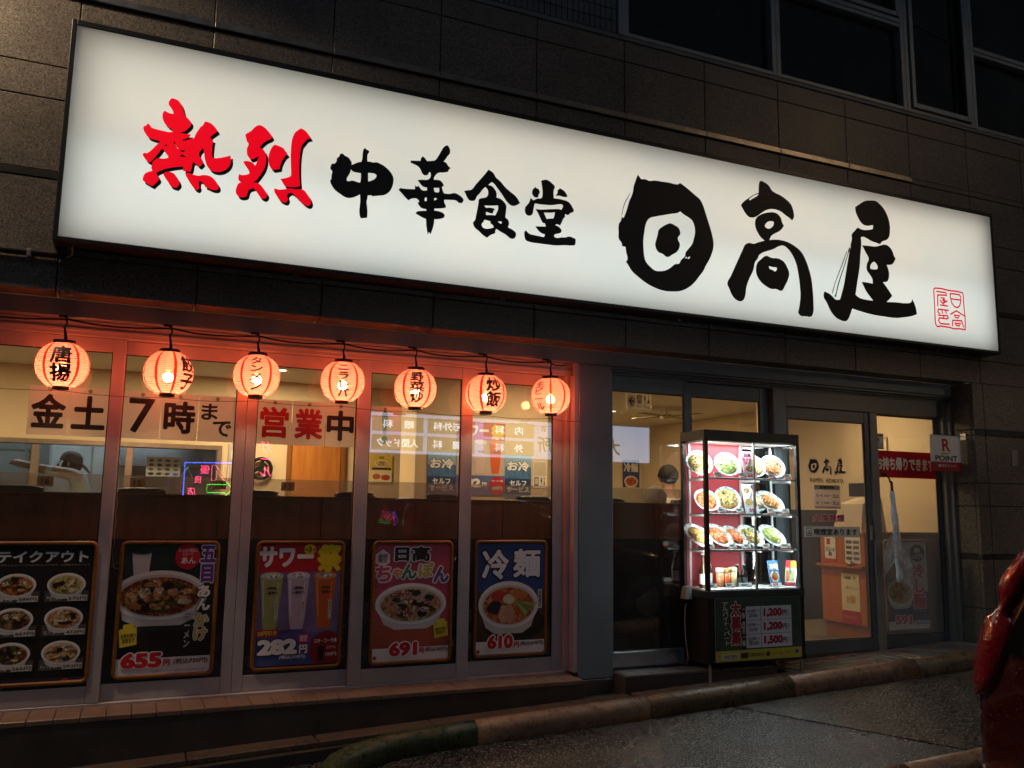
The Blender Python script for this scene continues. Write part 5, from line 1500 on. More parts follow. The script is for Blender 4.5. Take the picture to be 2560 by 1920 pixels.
b.r(0, 0, 1, 1, 0, '#eef0f0'); b.bowl(.3, .78, .27, .12, 1, F_MIX, ['#e0d060', '#c86a8a', '#3a4a2a'], n=8); b.t('冷し麺', .78, .56, .66, 6, '#b01c30', w=.26, vert=True, bold=.03); b.bowl(.36, .38, .34, .15, 1, F_NOOD, ['#d8b070', '#e0c890'], n=8); b.e(.78, .9, .17, .08, 7, '#26222a'); b.r(0, .0, 1, .2, 6, '#d8e4f0'); b.t('591', .5, .1, .12, 8, '#b01c40', w=.5, bold=.05)
b = case_card(4.665, .5825, .10, .20, 'blue 冷麺 advert card standing on the floor of the case')
b.r(0, 0, 1, 1, 0, '#3a78b8'); b.t('冷麺', .5, .76, .26, 2, '#f6f8fa', w=.84, bold=.04, edge=('#1c3c78', .04)); b.bowl(.5, .4, .42, .19, 2, F_RED, ['#d86040', '#a8b850', '#30342a', '#e8c8b0'], n=9); b.r(0, 0, 1, .14, 8, '#e8eef2'); b.t('610', .4, .08, .11, 9, '#c81c34', w=.5, bold=.05)
b = case_card(4.80, .5825, .085, .20, 'colourful drinks advert card turned sideways on the floor of the case', -62)
b.r(0, 0, 1, 1, 0, '#d8c8b4'); b.r(0, .72, 1, 1, 1, '#c02430'); b.r(.5, .74, 1, .98, 2, '#e8c424'); b.q([(.1, .6), (.4, .6), (.36, .2), (.14, .2)], 2, '#d88038'); b.q([(.55, .6), (.85, .6), (.81, .2), (.59, .2)], 2, '#b0b878'); b.r(0, 0, 1, .15, 2, '#a82c48')
def bottle(x, y, label, h=.245, r=.031, mat=None, lab='#d8d4cc', cap='#e8e4da'):
    t = thing('beer_bottle', label, 'bottle', (x, y, .5822))
    part('body', MB().lathe([(r*.9, 0), (r, .006), (r, h*.52), (r*.9, h*.6), (r*.5, h*.74), (r*.42, h*.8), (r*.40, h*.96), (r*.46, h*.965), (r*.46, h*.985)], 22), mat, t, smooth=True)
    part('cap', MB().lathe([(r*.5, h*.985), (r*.5, h), (r*.35, h*1.008)], 14), ink(cap), t)
    part('label', MB().lathe([(r*1.012, h*.12), (r*1.012, h*.42)], 22, cap=False), ink(lab), t, smooth=True)
AMB = sim('amber_bottle_glass', (.075, .022, .006), .08, var=.2, coat=.6)
DKB = sim('black_bottle_glass', (.012, .008, .007), .08, var=.2, coat=.6)
bottle(4.03, -.2, 'tall amber beer bottle standing alone in the case', .255, .033, AMB)
bottle(4.135, -.12, 'tall amber beer bottle half behind the corner post', .255, .033, AMB)
bottle(4.372, -.17, 'small black bottle next to the clear drink', .17, .026, DKB, '#2c3234')
bottle(4.435, -.17, 'small black bottle next to the meeting stile', .17, .026, DKB, '#3a4044')
def drink(x, label, col, head, h=.155, r=.034, name='drink_glass'):
    t = thing(name, label, 'drink', (x, -.17, .5825))
    part('liquid', MB().lathe([(r*.78, .004), (r*.95, h*.7)], 20), sim('drink_'+col.strip('#'), col, .1, var=.12, vscale=30, coat=.6), t, smooth=True)
    part('foam', MB().lathe([(r*.95, h*.702), (r*.99, h*.93), (r*.7, h*.95)], 20), sim('foam_'+head.strip('#'), head, .4, var=.15, vscale=60, bump=.3, bscale=90), t, smooth=True)
    part('tumbler', MB().lathe([(r*.80, 0), (r*.82, .003), (r*1.04, h), (r*1.0, h)], 20, cap=False), GLC, t, smooth=True)
drink(4.205, 'beer glass with a pale head behind the orange drink', '#e09060', '#eee6da')
drink(4.265, 'bright orange drink in a tumbler', '#e8601c', '#e8b058', .15)
drink(4.328, 'pale golden drink in a tall tumbler', '#e8c890', '#f0e2b8', .158)
# ------------------------------------------------------------------ the room behind the glass
WARM = (1.0, .72, .40)
struct('interior_floor', MB().box(-3, 7.3, .06, 8.2, -.12, -.002), sim('brown_floor', (.16, .13, .10), .4, 0, .2, 3))
struct('interior_ceiling', MB().box(-3, 7.3, .06, 8.2, 2.42, 2.5), sim('ceiling_board', (.72, .66, .56), .8, 0, .04, 2))
KY = 3.3
iw = MB()
iw.box(-3, 4.5, KY, KY+.12, 1.735, 2.419).box(-3, 4.5, KY, KY+.12, 0, 1.05).box(.80, 4.5, KY, KY+.12, 1.051, 1.734)
iw.box(4.38, 4.5, KY+.121, 5.7, 0, 2.419).box(4.5, 7.2, 5.7, 5.82, 0, 2.419).box(7.2, 7.3, .06, 5.82, 0, 2.419).box(-3.1, -3, .06, 8.2, 0, 2.419)
struct('interior_wall', iw, CREAM)
struct('kitchen_wall', MB().box(-3, 4.37, 5.6, 5.7, 0, 2.419), sim('kitchen_panel', (.42, .45, .46), .4, .2, .15, 2))
for i, (x, y, e) in enumerate(((-1.9, 1.9, 34), (-.1, 1.9, 38), (1.2, 2.5, 36), (3.4, 1.2, 20), (5.0, 1.4, 26), (5.6, 3.9, 36), (6.5, .9, 15))):
    t = thing('ceiling_lamp', 'round recessed ceiling lamp glowing in the dining room', 'ceiling lamp', (x, y, 2.42), 0, 'recessed ceiling lamps in the dining room')
    part('trim_ring', MB().lathe([(.07, -.001), (.085, -.006), (.085, -.001)], 20, cap=False), WHITE, t)
    part('lamp_disc', MB().lathe([(.068, -.002), (.06, -.003)], 20), glow('lamp_disc', (1.0, .86, .62), 5), t)
    light('room_lamp', 'AREA', t, (0, 0, -.02), e, WARM, .35)
light('kitchen_light', 'AREA', thing('kitchen_lamp', 'long white strip lamp on the kitchen ceiling', 'lamp', (-.6, 4.4, 2.42)), (0, 0, -.03), 16, (.8, .95, 1.0), 2.2, .2)
part('lamp_body', MB().box(-1.1, 1.1, -.06, .06, -.028, -.001, .005), WHITE, bpy.data.objects['kitchen_lamp'])
# serving hatch with its steel frame and posts
sh = thing('serving_hatch', 'steel framed serving hatch between the dining room and the kitchen', 'hatch', (0, KY, 0))
hm = sim('hatch_steel', (.48, .42, .36), .3, .8, .1, 10)
part('frame', MB().box(-3, .80, -.03, .13, 1.69, 1.734, .004).box(.755, .80, -.03, .13, 1.05, 1.6895, .004).box(-3, .7545, -.10, .13, 1.051, 1.08, .004), hm, sh)
for x in (-2.3, -1.57, -.835, -.04):
    part('post', MB().box(x-.032, x+.032, -.012, .1, 1.0805, 1.6895, .004), hm, sh)
part('hatch_glass', MB().box(-3, .7545, .05, .055, 1.0805, 1.6895), glass('hatch_glass', (.93, .96, .97), .03), sh)
# kitchen fittings
def simple(name, label, cat, loc, mb, mat, pname='body', rz=0):
    t = thing(name, label, cat, loc, rz)
    part(pname, mb, mat, t)
    return t
hd_ = simple('extractor_hood', 'steel extractor hood in the kitchen above the range', 'hood', (.25, 4.9, 1.56), MB().add([(-.5, -.35, 0), (.5, -.35, 0), (.5, .35, 0), (-.5, .35, 0), (-.3, -.1, .45), (.3, -.1, .45), (.3, .35, .45), (-.3, .35, .45)], [(0, 1, 2, 3), (4, 5, 6, 7), (0, 1, 5, 4), (1, 2, 6, 5), (2, 3, 7, 6), (3, 0, 4, 7)]), sim('dark_hood', (.06, .065, .07), .35, .5))
part('duct', MB().box(-.15, .15, -.05, .25, .4505, .85), STEEL, hd_)
fr = simple('refrigerator', 'tall pale steel refrigerator behind the cook', 'fridge', (-.42, 5.2, 0), MB().box(-.42, .42, -.35, .35, .05, 1.95, .01), sim('pale_steel', (.55, .62, .64), .35, .4), 'cabinet')
part('door', MB().box(-.40, -.01, -.375, -.351, .1, 1.9, .006), MATS['pale_steel'], fr); part('door', MB().box(.01, .40, -.375, -.351, .1, 1.9, .006), MATS['pale_steel'], fr)
part('handle', MB().box(-.05, -.03, -.41, -.376, .9, 1.3, .004), STEEL, fr)
rk = thing('kitchen_rack', 'wire kitchen rack with trays next to the refrigerator', 'rack', (-1.55, 4.9, 0))
for x in (-.5, .5):
    for y in (-.2, .2):
        part('post', MB().tube([(x, y, 0), (x, y, 1.9)], .012, 6), STEEL, rk)
for z in (.5, .95, 1.35, 1.7):
    part('shelf', MB().box(-.5, .5, -.21, .21, z, z+.02), STEEL, rk)
    part('tray', MB().box(-.4, .05, -.15, .15, z+.0205, z+.1, .01), sim('tray_grey', (.3, .34, .35), .4), rk)
ln = thing('kitchen_list', 'printed list of dishes taped in the kitchen hatch', 'notice', (.28, 3.62, 1.42))
part('sheet', MB().box(-.16, .16, 0, .002, 0, .2), PAPER, ln)
bb = Board(ln, .32, .2, 0, 0)
for i in range(4):
    for j in range(4):
        bb.e(.14+.24*i, .16+.22*j, .08, .07, 1, random.choice(['#30302a', '#5a4a3a', '#6a6a60']), .2, 10)
tp = thing('faucet', 'steel pre-rinse tap standing in the kitchen hatch', 'tap', (.48, 4.0, .95))
part('riser', MB().tube([(0, 0, 0), (0, 0, .5), (.05, 0, .58), (.1, 0, .5), (.1, 0, .36)], .012, 8), STEEL, tp, smooth=True)
part('spray', MB().lathe([(.03, .3), (.025, .33), (.012, .37)], 10).xf(Matrix.Translation((.1, 0, 0))), STEEL, tp, smooth=True)

# ------------------------------------------------------------------ people
def person(name_label, loc, rz, J, cols, hairf, group=None):
    """J: joint -> (x, y, z, radius). One continuous body grown over a skeleton."""
    t = thing('person', name_label, 'person', loc, rz)
    order = list(J)
    E_ = [('pelvis', 'waist'), ('waist', 'chest'), ('chest', 'neck'), ('neck', 'headlow'), ('headlow', 'head'), ('chest', 'sl'), ('sl', 'el'), ('el', 'wl'), ('wl', 'hl'), ('chest', 'sr'), ('sr', 'er'), ('er', 'wr'), ('wr', 'hr'), ('pelvis', 'pl'), ('pl', 'kl'), ('kl', 'al'), ('al', 'fl'), ('pelvis', 'pr'), ('pr', 'kr'), ('kr', 'ar'), ('ar', 'fr')]
    for sd_ in 'lr':
        for f in range(5):
            E_.append(('h'+sd_, 'f%d%s' % (f, sd_)))
            w_, h_ = Vector(J['w'+sd_][:3]), Vector(J['h'+sd_][:3])
            d = (h_-w_).normalized(); s_ = d.orthogonal().normalized()
            J['f%d%s' % (f, sd_)] = (*(h_+d*(.075 if f else .035)+s_*((f-2.4)*.019 if f else -.055)), .0085)
    order = list(J)
    me = bpy.data.meshes.new('sk')
    me.from_pydata([J[k_][:3] for k_ in order], [(order.index(a), order.index(b_)) for a, b_ in E_], [])
    o = bpy.data.objects.new('sk', me); COL.objects.link(o)
    md = o.modifiers.new('s', 'SKIN')
    for i, k_ in enumerate(order):
        o.data.skin_vertices[0].data[i].radius = (J[k_][3],)*2
    o.data.skin_vertices[0].data[order.index('pelvis')].use_root = True
    ss = o.modifiers.new('u', 'SUBSURF'); ss.levels = 1; ss.render_levels = 1
    dg = bpy.context.evaluated_depsgraph_get()
    m2 = bpy.data.meshes.new_from_object(o.evaluated_get(dg))
    bpy.data.objects.remove(o)
    m2.materials.clear()
    for c in cols:
        m2.materials.append(c)
    hz = J['neck'][2]-.02
    wl, wr = Vector(J['el'][:3]), Vector(J['er'][:3])
    for p in m2.polygons:
        c = p.center
        p.use_smooth = True
        near = min((c-Vector(J[k_][:3])).length for k_ in ('wl', 'wr', 'hl', 'hr'))
        if c.z > hz and abs(c.x-J['neck'][0]) < .16 and (c-Vector(J['neck'][:3])).length < .36:
            p.material_index = 0
        elif near < .2:
            p.material_index = 0
        elif c.z > J['pelvis'][2]-.03 and (c-Vector(J['pelvis'][:3])).length < .75 and c.z > J['kl'][2]+.06:
            p.material_index = 1
        else:
            p.material_index = 2
    b_ = ob('body', m2, t)
    hairf(t, Vector(J['head'][:3]))
    return t
SKIN = sim('skin', (.50, .30, .21), .5, var=.08)
HAIRB = sim('dark_hair', (.018, .014, .012), .9, var=.3, vscale=60, bump=.4, bscale=120, spec=.15)
HAIRG = sim('grey_hair', (.22, .20, .18), .9, var=.3, vscale=60, bump=.4, bscale=120, spec=.15)
SHW = sim('white_shirt', (.72, .68, .62), .8, var=.05); TRD = sim('dark_trousers', (.03, .03, .035), .8); UNI = sim('pale_blue_uniform', (.55, .68, .72), .8, var=.06); SHG_ = sim('beige_shirt', (.5, .42, .32), .8)
def face(t, h, fx, fy):
    f = Vector((fx, fy, 0)); s_ = Vector((-fy, fx, 0))
    n_ = h+f*.098-Vector((0, 0, .02))
    part('nose', MB().ball(n_, .014, .014, .022, 8, 6), SKIN, t, smooth=True)
    for k_ in (-1, 1):
        part('eye', MB().ball(h+f*.086+s_*.033*k_+Vector((0, 0, .01)), .011, .011, .006, 8, 5), HAIRB, t)
        part('ear', MB().ball(h+s_*.086*k_-Vector((0, 0, .015)), .014, .014, .03, 8, 6), SKIN, t, smooth=True)
    part('mouth', MB().ball(h+f*.086-Vector((0, 0, .065)), .02 if abs(fy) > .5 else .01, .02 if abs(fx) > .5 else .01, .005, 8, 4), sim('lips', (.35, .13, .11), .5), t)
def hair_bandana(t, h):
    part('hair', MB().ball(h+Vector((.025, .0, -.03)), .096, .098, .085, 16, 10, .03), HAIRB, t, smooth=True)
    part('bandana', MB().lathe([(.106, 0), (.108, .03), (.095, .075), (.055, .108), (.004, .118)], 18).xf(Matrix.Translation(h+Vector((.012, 0, .002))) @ Matrix.Rotation(R(14), 4, 'Y')).tube([h+Vector((.10, 0, 0)), h+Vector((.15, .02, -.05)), h+Vector((.19, .01, -.10))], [.012, .016, .006], 6), sim('maroon_cloth', (.10, .045, .05), .8, var=.3), t, smooth=True)
    face(t, h, -1, 0)
stand = dict(pelvis=(0, 0, .92, .15), waist=(-.02, 0, 1.08, .135), chest=(-.06, 0, 1.29, .15), neck=(-.12, 0, 1.41, .06), headlow=(-.15, 0, 1.46, .075), head=(-.17, 0, 1.55, .095),
             sl=(-.07, -.18, 1.42, .075), el=(-.31, -.22, 1.46, .05), wl=(-.53, -.2, 1.51, .036), hl=(-.60, -.19, 1.525, .034),
             sr=(-.05, .19, 1.32, .075), er=(-.12, .24, 1.08, .05), wr=(-.32, .18, 1.02, .036), hr=(-.40, .16, 1.02, .034),
             pl=(0, -.1, .86, .1), kl=(-.02, -.11, .48, .07), al=(.02, -.11, .09, .05), fl=(-.13, -.12, .04, .04), pr=(0, .1, .86, .1), kr=(-.02, .11, .48, .07), ar=(.02, .11, .09, .05), fr=(-.13, .12, .04, .04))
person('cook in a dark bandana and pale uniform reaching sideways behind the hatch', (-.42, 4.02, 0), 0, stand, (SKIN, UNI, TRD), hair_bandana)
def hair_plain(mat, back=True):
    def f(t, h):
        part('hair', MB().ball(h+Vector((0, .012 if not back else -.012, .018)), .106, .114, .107, 26, 18, .05), mat, t, smooth=True)
        face(t, h, 0, 1)
    return f
def seat_pose(dz=0.0):
    return dict(pelvis=(0, 0, .50+dz, .15), waist=(0, .01, .68+dz, .14), chest=(0, .02, .90+dz, .16), neck=(0, .03, 1.08+dz, .058), headlow=(0, .04, 1.14+dz, .075), head=(0, .045, 1.235+dz, .095),
             sl=(-.2, .02, .99+dz, .075), el=(-.25, .12, .74+dz, .05), wl=(-.12, .32, .78+dz, .036), hl=(-.08, .40, .78+dz, .034),
             sr=(.2, .02, .99+dz, .075), er=(.25, .12, .74+dz, .05), wr=(.12, .32, .78+dz, .036), hr=(.08, .40, .78+dz, .034),
             pl=(-.1, .04, .50+dz, .1), kl=(-.12, .44, .50+dz, .07), al=(-.12, .42, .09+dz, .05), fl=(-.12, .56, .04+dz, .04), pr=(.1, .04, .50+dz, .1), kr=(.12, .44, .50+dz, .07), ar=(.12, .42, .09+dz, .05), fr=(.12, .56, .04+dz, .04))
person('grey haired customer seated just behind the wooden screen', (4.27, .80, .012), 0, seat_pose(), (SKIN, SHG_, TRD), hair_plain(HAIRG))
person('dark haired customer in a white shirt seated further back', (5.22, 2.0, .012), 0, {k_: (v0[0], v0[1], v0[2]*1.22 if v0[2] > .3 else v0[2], v0[3]) for k_, v0 in seat_pose().items()}, (SKIN, SHW, TRD), hair_plain(HAIRB))

# ------------------------------------------------------------------ dining room furniture
DW = woodm('dark_wood_panel', '#4a2a16', '#70421f', .4, 2, .8)
for x0, x1, lb in ((-2.9, 3.289, 'long wooden screen behind the shop windows, topped by a clear board'), (3.292, 4.62, 'wooden screen with clear board behind the entrance glass')):
    t = thing('partition', lb, 'screen', (0, .36, 0))
    n_ = max(1, round((x1-x0)/.68)); st_ = (x1-x0)/n_
    for i in range(n_):
        part('panel', MB().box(x0+st_*i+.0015, x0+st_*(i+1)-.0015, 0, .022, .93, 1.205, .002), DW, t)
        part('base_panel', MB().box(x0+st_*i+.0015, x0+st_*(i+1)-.0015, .004, .022, .0, .9285, .002), BLACKM, t)  # black boards added, their colour standing in for the dark gap under the wood
    part('backing', MB().box(x0, x1, .0222, .032, .0, 1.204), DW, t)
    part('cap_rail', MB().box(x0, x1, -.008, .038, 1.2055, 1.222, .003), DW, t)
    ac = NT('frosted_board_%d' % len(MATS)); ac.t.nodes.remove(ac.b)
    tr = ac.n('BsdfTransparent'); df = ac.n('BsdfDiffuse'); df.inputs[0].default_value = (.65, .62, .55, 1); mx = ac.n('MixShader')
    wv = ac.n('TexWave'); wv.inputs['Scale'].default_value = 60; wv.bands_direction = 'Z'; ac.l(ac.coord('Object'), wv.inputs['Vector'])
    ac.l(ac.math('MULTIPLY_ADD', wv.outputs['Fac'], .12, .28), mx.inputs[0]); ac.l(tr.outputs[0], mx.inputs[1]); ac.l(df.outputs[0], mx.inputs[2]); ac.l(mx.outputs[0], ac.out.inputs[0])
    part('clear_board', MB().box(x0, x1, .262, .266, 1.16, 1.345), ac.m, t)
    for xx in (x0+.2, x1-.2):
        part('board_post', MB().box(xx-.015, xx+.015, .255, .275, 0, 1.159, .003), ALUD, t)
def chair_proto():
    t = thing('booth_chair', 'chair', 'chair', (0, 0, 0), 0, 'black dining chairs behind the wooden screen')
    V = sim('black_vinyl_seat', (.015, .014, .014), .45, var=.2)
    bk = MB(); secs = []
    for i in range(9):
        a = i/8; xx = -.15+.3*a; hh = 1.262-.012*abs(2*a-1)**4
        secs.append([(xx, -.025, .62), (xx, -.032, hh-.03), (xx, -.02, hh-.004), (xx, 0, hh), (xx, .02, hh-.004), (xx, .03, hh-.03), (xx, .025, .62)])
    part('backrest', MB().loft(secs), V, t, smooth=True)
    part('seat', MB().box(-.2, .2, .0, .4, .56, .62, .02), V, t)
    for sx in (-.17, .17):
        for y in (.03, .36):
            part('leg', MB().tube([(sx, y, .559), (sx*1.08, y, 0)], .014, 8), BLACKM, t)
    return t
def copy_thing(r, loc, label):
    c = r.copy(); COL.objects.link(c); c.location = loc; c['label'] = label
    for ch_ in r.children:
        d = ch_.copy(); COL.objects.link(d); d.parent = c
        for g_ in ch_.children:
            e = g_.copy(); COL.objects.link(e); e.parent = d
    return c
cp = chair_proto()
cl = [(-.66, 'by the card numbered sixteen'), (.065, 'by the card numbered fifteen'), (.80, 'under the first red notice'), (1.50, 'below the exclamation mark notice'), (2.19, 'by the first blue water poster'), (2.94, 'at the pillar end of the windows'), (3.62, 'behind the entrance glass'), (4.40, 'next to the grey haired customer')]
for i, (x, s_) in enumerate(cl):
    if i == 0:
        cp.location = (x, .53, 0); cp['label'] = 'black chair back showing over the wooden screen '+s_
    else:
        copy_thing(cp, (x, .53, 0), 'black chair back showing over the wooden screen '+s_)
for x, n_, e_ in ((-.515, '16', 'sixteen'), (.035, '15', 'fifteen'), (.56, '14', 'fourteen'), (1.03, '13', 'thirteen')):
    t, b = sheet('seat_number_card', 'beige seat card numbered '+e_+' on the clear board', 'card', x-.047, x+.047, 1.262, 1.325, .6195, ink('#b89a70'))
    b.t(n_, .5, .5, .6, 1, '#3a3028', w=.5, bold=.01)
# wall things in the room
wd = thing('wooden_door', 'orange wooden door in the cream wall beyond the 営業中 notices', 'door', (1.735, KY-.002, 0))
part('leaf', MB().box(-.25, .25, -.03, 0, .01, 1.95, .004), woodm('orange_door_wood', '#a8642a', '#c8843c', .4, 2), wd)
part('architrave', MB().ring(-.30, .30, 0, 2.0, .045, .045, .001, .045, -.04, -.001), woodm('door_trim_wood', '#7a4a22', '#94602c', .4, 2), wd)
part('knob', MB().ball((.2, -.05, 1.0), .02, .02, .02, 10, 8), STEEL, wd)
mn = thing('menu_board', 'yellow menu board with two dishes on the cream wall', 'menu', (2.43, KY-.003, 1.40))
part('board', MB().box(-.125, .125, -.008, 0, 0, .30, .002), ink('#d8c04c'), mn)
b = Board(mn, .25, .30, 0, 0); 
for o_ in [b.bowl(.5, .72, .3, .12, 12, F_NOOD, ['#d8904c'], n=4), b.r(.08, .50, .92, .56, 12, '#2a2418'), b.r(.03, .05, .97, .46, 12, '#e8e0c0'), b.e(.3, .25, .18, .1, 13, '#c86a34'), b.e(.7, .22, .2, .1, 13, '#b84a2c'), b.t('味玉', .5, .92, .08, 12, '#2a2418', bold=.02)]:
    pass
cw = thing('black_wall_fan', 'black ring shaped fan on the wall below the red notices', 'fan', (1.18, KY-.05, 1.52))
part('ring', MB().tube([(.1*math.cos(a*math.pi/12), 0, .1*math.sin(a*math.pi/12)) for a in range(24)], .018, 8, closed=True), BLACKM, cw, smooth=True)
for i in range(3):
    part('blade', MB().box(-.008, .03, -.004, .004, .0, .085, .003), BLACKM, cw, None, (0, R(120*i), 0))
part('mount', MB().box(-.02, .02, .005, .049, -.02, .02, .003), BLACKM, cw)
gb = thing('grey_notice_board', 'grey board with slips pinned next to the ring shaped fan', 'board', (.98, KY-.003, 1.40))
part('board', MB().box(-.12, .12, -.008, 0, 0, .36, .003), ink('#b8b4ac'), gb)
for u, v_ in ((-.06, .2), (.05, .22), (-.02, .05)):
    rect(gb, u-.03, v_, u+.04, v_+.09, 12, PAPER, 'paper_slip')
def hang(name, label, x, z, w_, h_, y, cat='poster'):
    t = thing(name, label, cat, (x, y, z))
    p = part('sheet', MB().box(-w_/2, w_/2, 0, .003, 0, h_), PAPER, t)
    return t, Board(t, w_, h_, 0, 0)
# two blue water posters and a drinks poster on a square column
clm = thing('column', 'square cream column inside carrying the drinks and water posters', 'column', (3.03, 2.12, 0))
part('shaft', MB().box(-.62, .76, -.1, .4, 0, 2.419, .004), CREAM, clm)
for x, s_ in ((2.672, 'beside the yellow menu board'), (3.463, 'beside the small toilet poster')):
    t, b = hang('water_poster', 'blue self service water poster reading お冷 '+s_, x, 1.26, .28, .42, 2.012)
    b.r(0, 0, 1, 1, 0, sim('print_ice_blue', '#4a7ab0', .5, var=.45, vscale=14)); b.r(0, .72, 1, 1, 1, '#9ac0e0')
    b.t('お冷', .5, .74, .24, 2, '#f4f8fa', w=.86, bold=.05, edge=('#1c3a78', .05)); b.r(0, .08, 1, .45, 1, '#1c3a70'); b.t('セルフ\nサービス', .5, .27, .28, 3, '#eef4f8', w=.86, bold=.03)
t, b = hang('drinks_poster', 'unframed サワー祭 drinks poster between the blue water posters', 3.07, 1.28, .50, .70, 2.014)
b.r(0, 0, 1, 1, 0, '#c8b8b0'); b.r(0, .76, 1, 1, 1, '#c83a44'); b.t('サワー', .33, .885, .17, 3, '#f2eeea', w=.64, bold=.055); b.t('祭', .845, .875, .22, 3, '#e8c838', w=.3, bold=.06)
for u, c1, c2 in ((.17, '#b0b074', '#d8d8b8'), (.48, '#d8c0c0', '#f0e4e4'), (.80, '#e0622c', '#f0a068')):
    b.q([(u-.13, .72), (u+.13, .72), (u+.09, .38), (u+.07, .30), (u-.07, .30), (u-.09, .38)], 2, c1, 'printed_glass'); b.e(u, .73, .135, .033, 3, c2, name='printed_glass'); b.t('一番搾り', u, .595, .025, 5, '#2c2018', w=.15, bold=.03)
b.r(0, 0, 1, .27, 4, '#5a6aa8'); b.t('282', .27, .165, .125, 6, '#f6f2ee', w=.46, bold=.07, edge=('#241c22', .05)); b.t('円', .57, .14, .07, 6, '#f6f2ee', bold=.05, edge=('#241c22', .05)); b.e(.84, .13, .17, .13, 6, '#b81c30'); b.t('コカ・コーラ祭', .84, .2, .03, 8, '#f4ece8', w=.24, bold=.03); b.t('100円', .84, .1, .05, 8, '#f4ece8', w=.2, bold=.02)
t, b = hang('toilet_poster', 'small white poster with smoking and toilet pictograms on the column', 3.70, 1.36, .15, .27, 2.015)
b.r(.05, .45, .95, .95, 1, '#cfc4ae'); b.r(.1, .1, .42, .4, 1, '#3a3630'); b.r(.14, .14, .38, .36, 2, '#cfc4ae'); b.e(.62, .36, .05, .03, 1, '#2a4a6a'); b.q([(.55, .32), (.69, .32), (.62, .12)], 1, '#2a4a6a'); b.e(.83, .36, .05, .03, 1, '#b03a34'); b.q([(.83, .33), (.9, .12), (.76, .12)], 1, '#b03a34')
# entrance side: hanging sign, ceiling fan, cold noodle poster, mirror
ts = thing('toilet_sign', 'white hanging sign with arrow and toilet pictograms near the ceiling', 'sign', (4.345, 1.2, 2.1))
part('plate', MB().box(-.14, .14, 0, .006, 0, .148, .001), thin_paper('sign_acrylic', '#f0ebe0', .5), ts)
for x in (-.1, .1):
    part('hanger', MB().tube([(x, .003, .148), (x, .003, .32)], .002, 5), STEEL, ts)
b = Board(ts, .28, .148, 0, 0)
b.e(.2, .52, .15, .38, .2, '#d8d0c0'); b.q([(.09, .52), (.2, .78), (.25, .78), (.17, .57), (.31, .57), (.31, .47), (.17, .47), (.25, .26), (.2, .26)], 1, '#4a4640')
b.r(.43, .4, .6, .95, 1, '#4a4640'); b.r(.455, .46, .575, .89, 2, '#e6e0d4'); b.q([(.47, .52), (.56, .52), (.56, .58), (.47, .58)], 3, '#4a4640')
b.e(.73, .9, .025, .06, 1, '#2a3a4a'); b.q([(.69, .82), (.77, .82), (.73, .45)], 1, '#2a3a4a'); b.e(.87, .9, .025, .06, 1, '#b03a34'); b.q([(.87, .84), (.92, .45), (.82, .45)], 1, '#b03a34')
b.t('喫煙室', .51, .22, .15, 1, '#4a4640', w=.2, bold=0); b.t('TOILET', .8, .2, .15, 1, '#4a4640', w=.26, bold=0)
fn = thing('ceiling_fan', 'pale ceiling fan with four blades over the dining room', 'fan', (6.05, 3.3, 2.42))
part('rod', MB().tube([(0, 0, 0), (0, 0, -.07)], .012, 8), WHITE, fn); part('hub', MB().lathe([(.03, -.07), (.07, -.08), (.075, -.115), (.03, -.135)], 18), ink('#d8c8a8'), fn, smooth=True)
for i in range(4):
    part('blade', MB().box(.07, .5, -.055, .055, -.1, -.092, .002), ink('#8a7a60'), fn, None, (R(0), R(0), R(20+90*i)))
t, b = hang('cold_noodle_poster', 'blue 冷麺 poster on the far wall seen through the entrance glass', 7.0, 1.50, .30, .42, 5.694)
b.r(0, 0, 1, 1, 0, '#3a4a80'); b.t('冷麺', .5, .72, .34, 2, '#f0f0ec', w=.86, bold=.04, edge=('#1c2450', .04)); b.bowl(.5, .22, .4, .2, 2, F_RED, ['#c8382c', '#d87a34'], n=6)
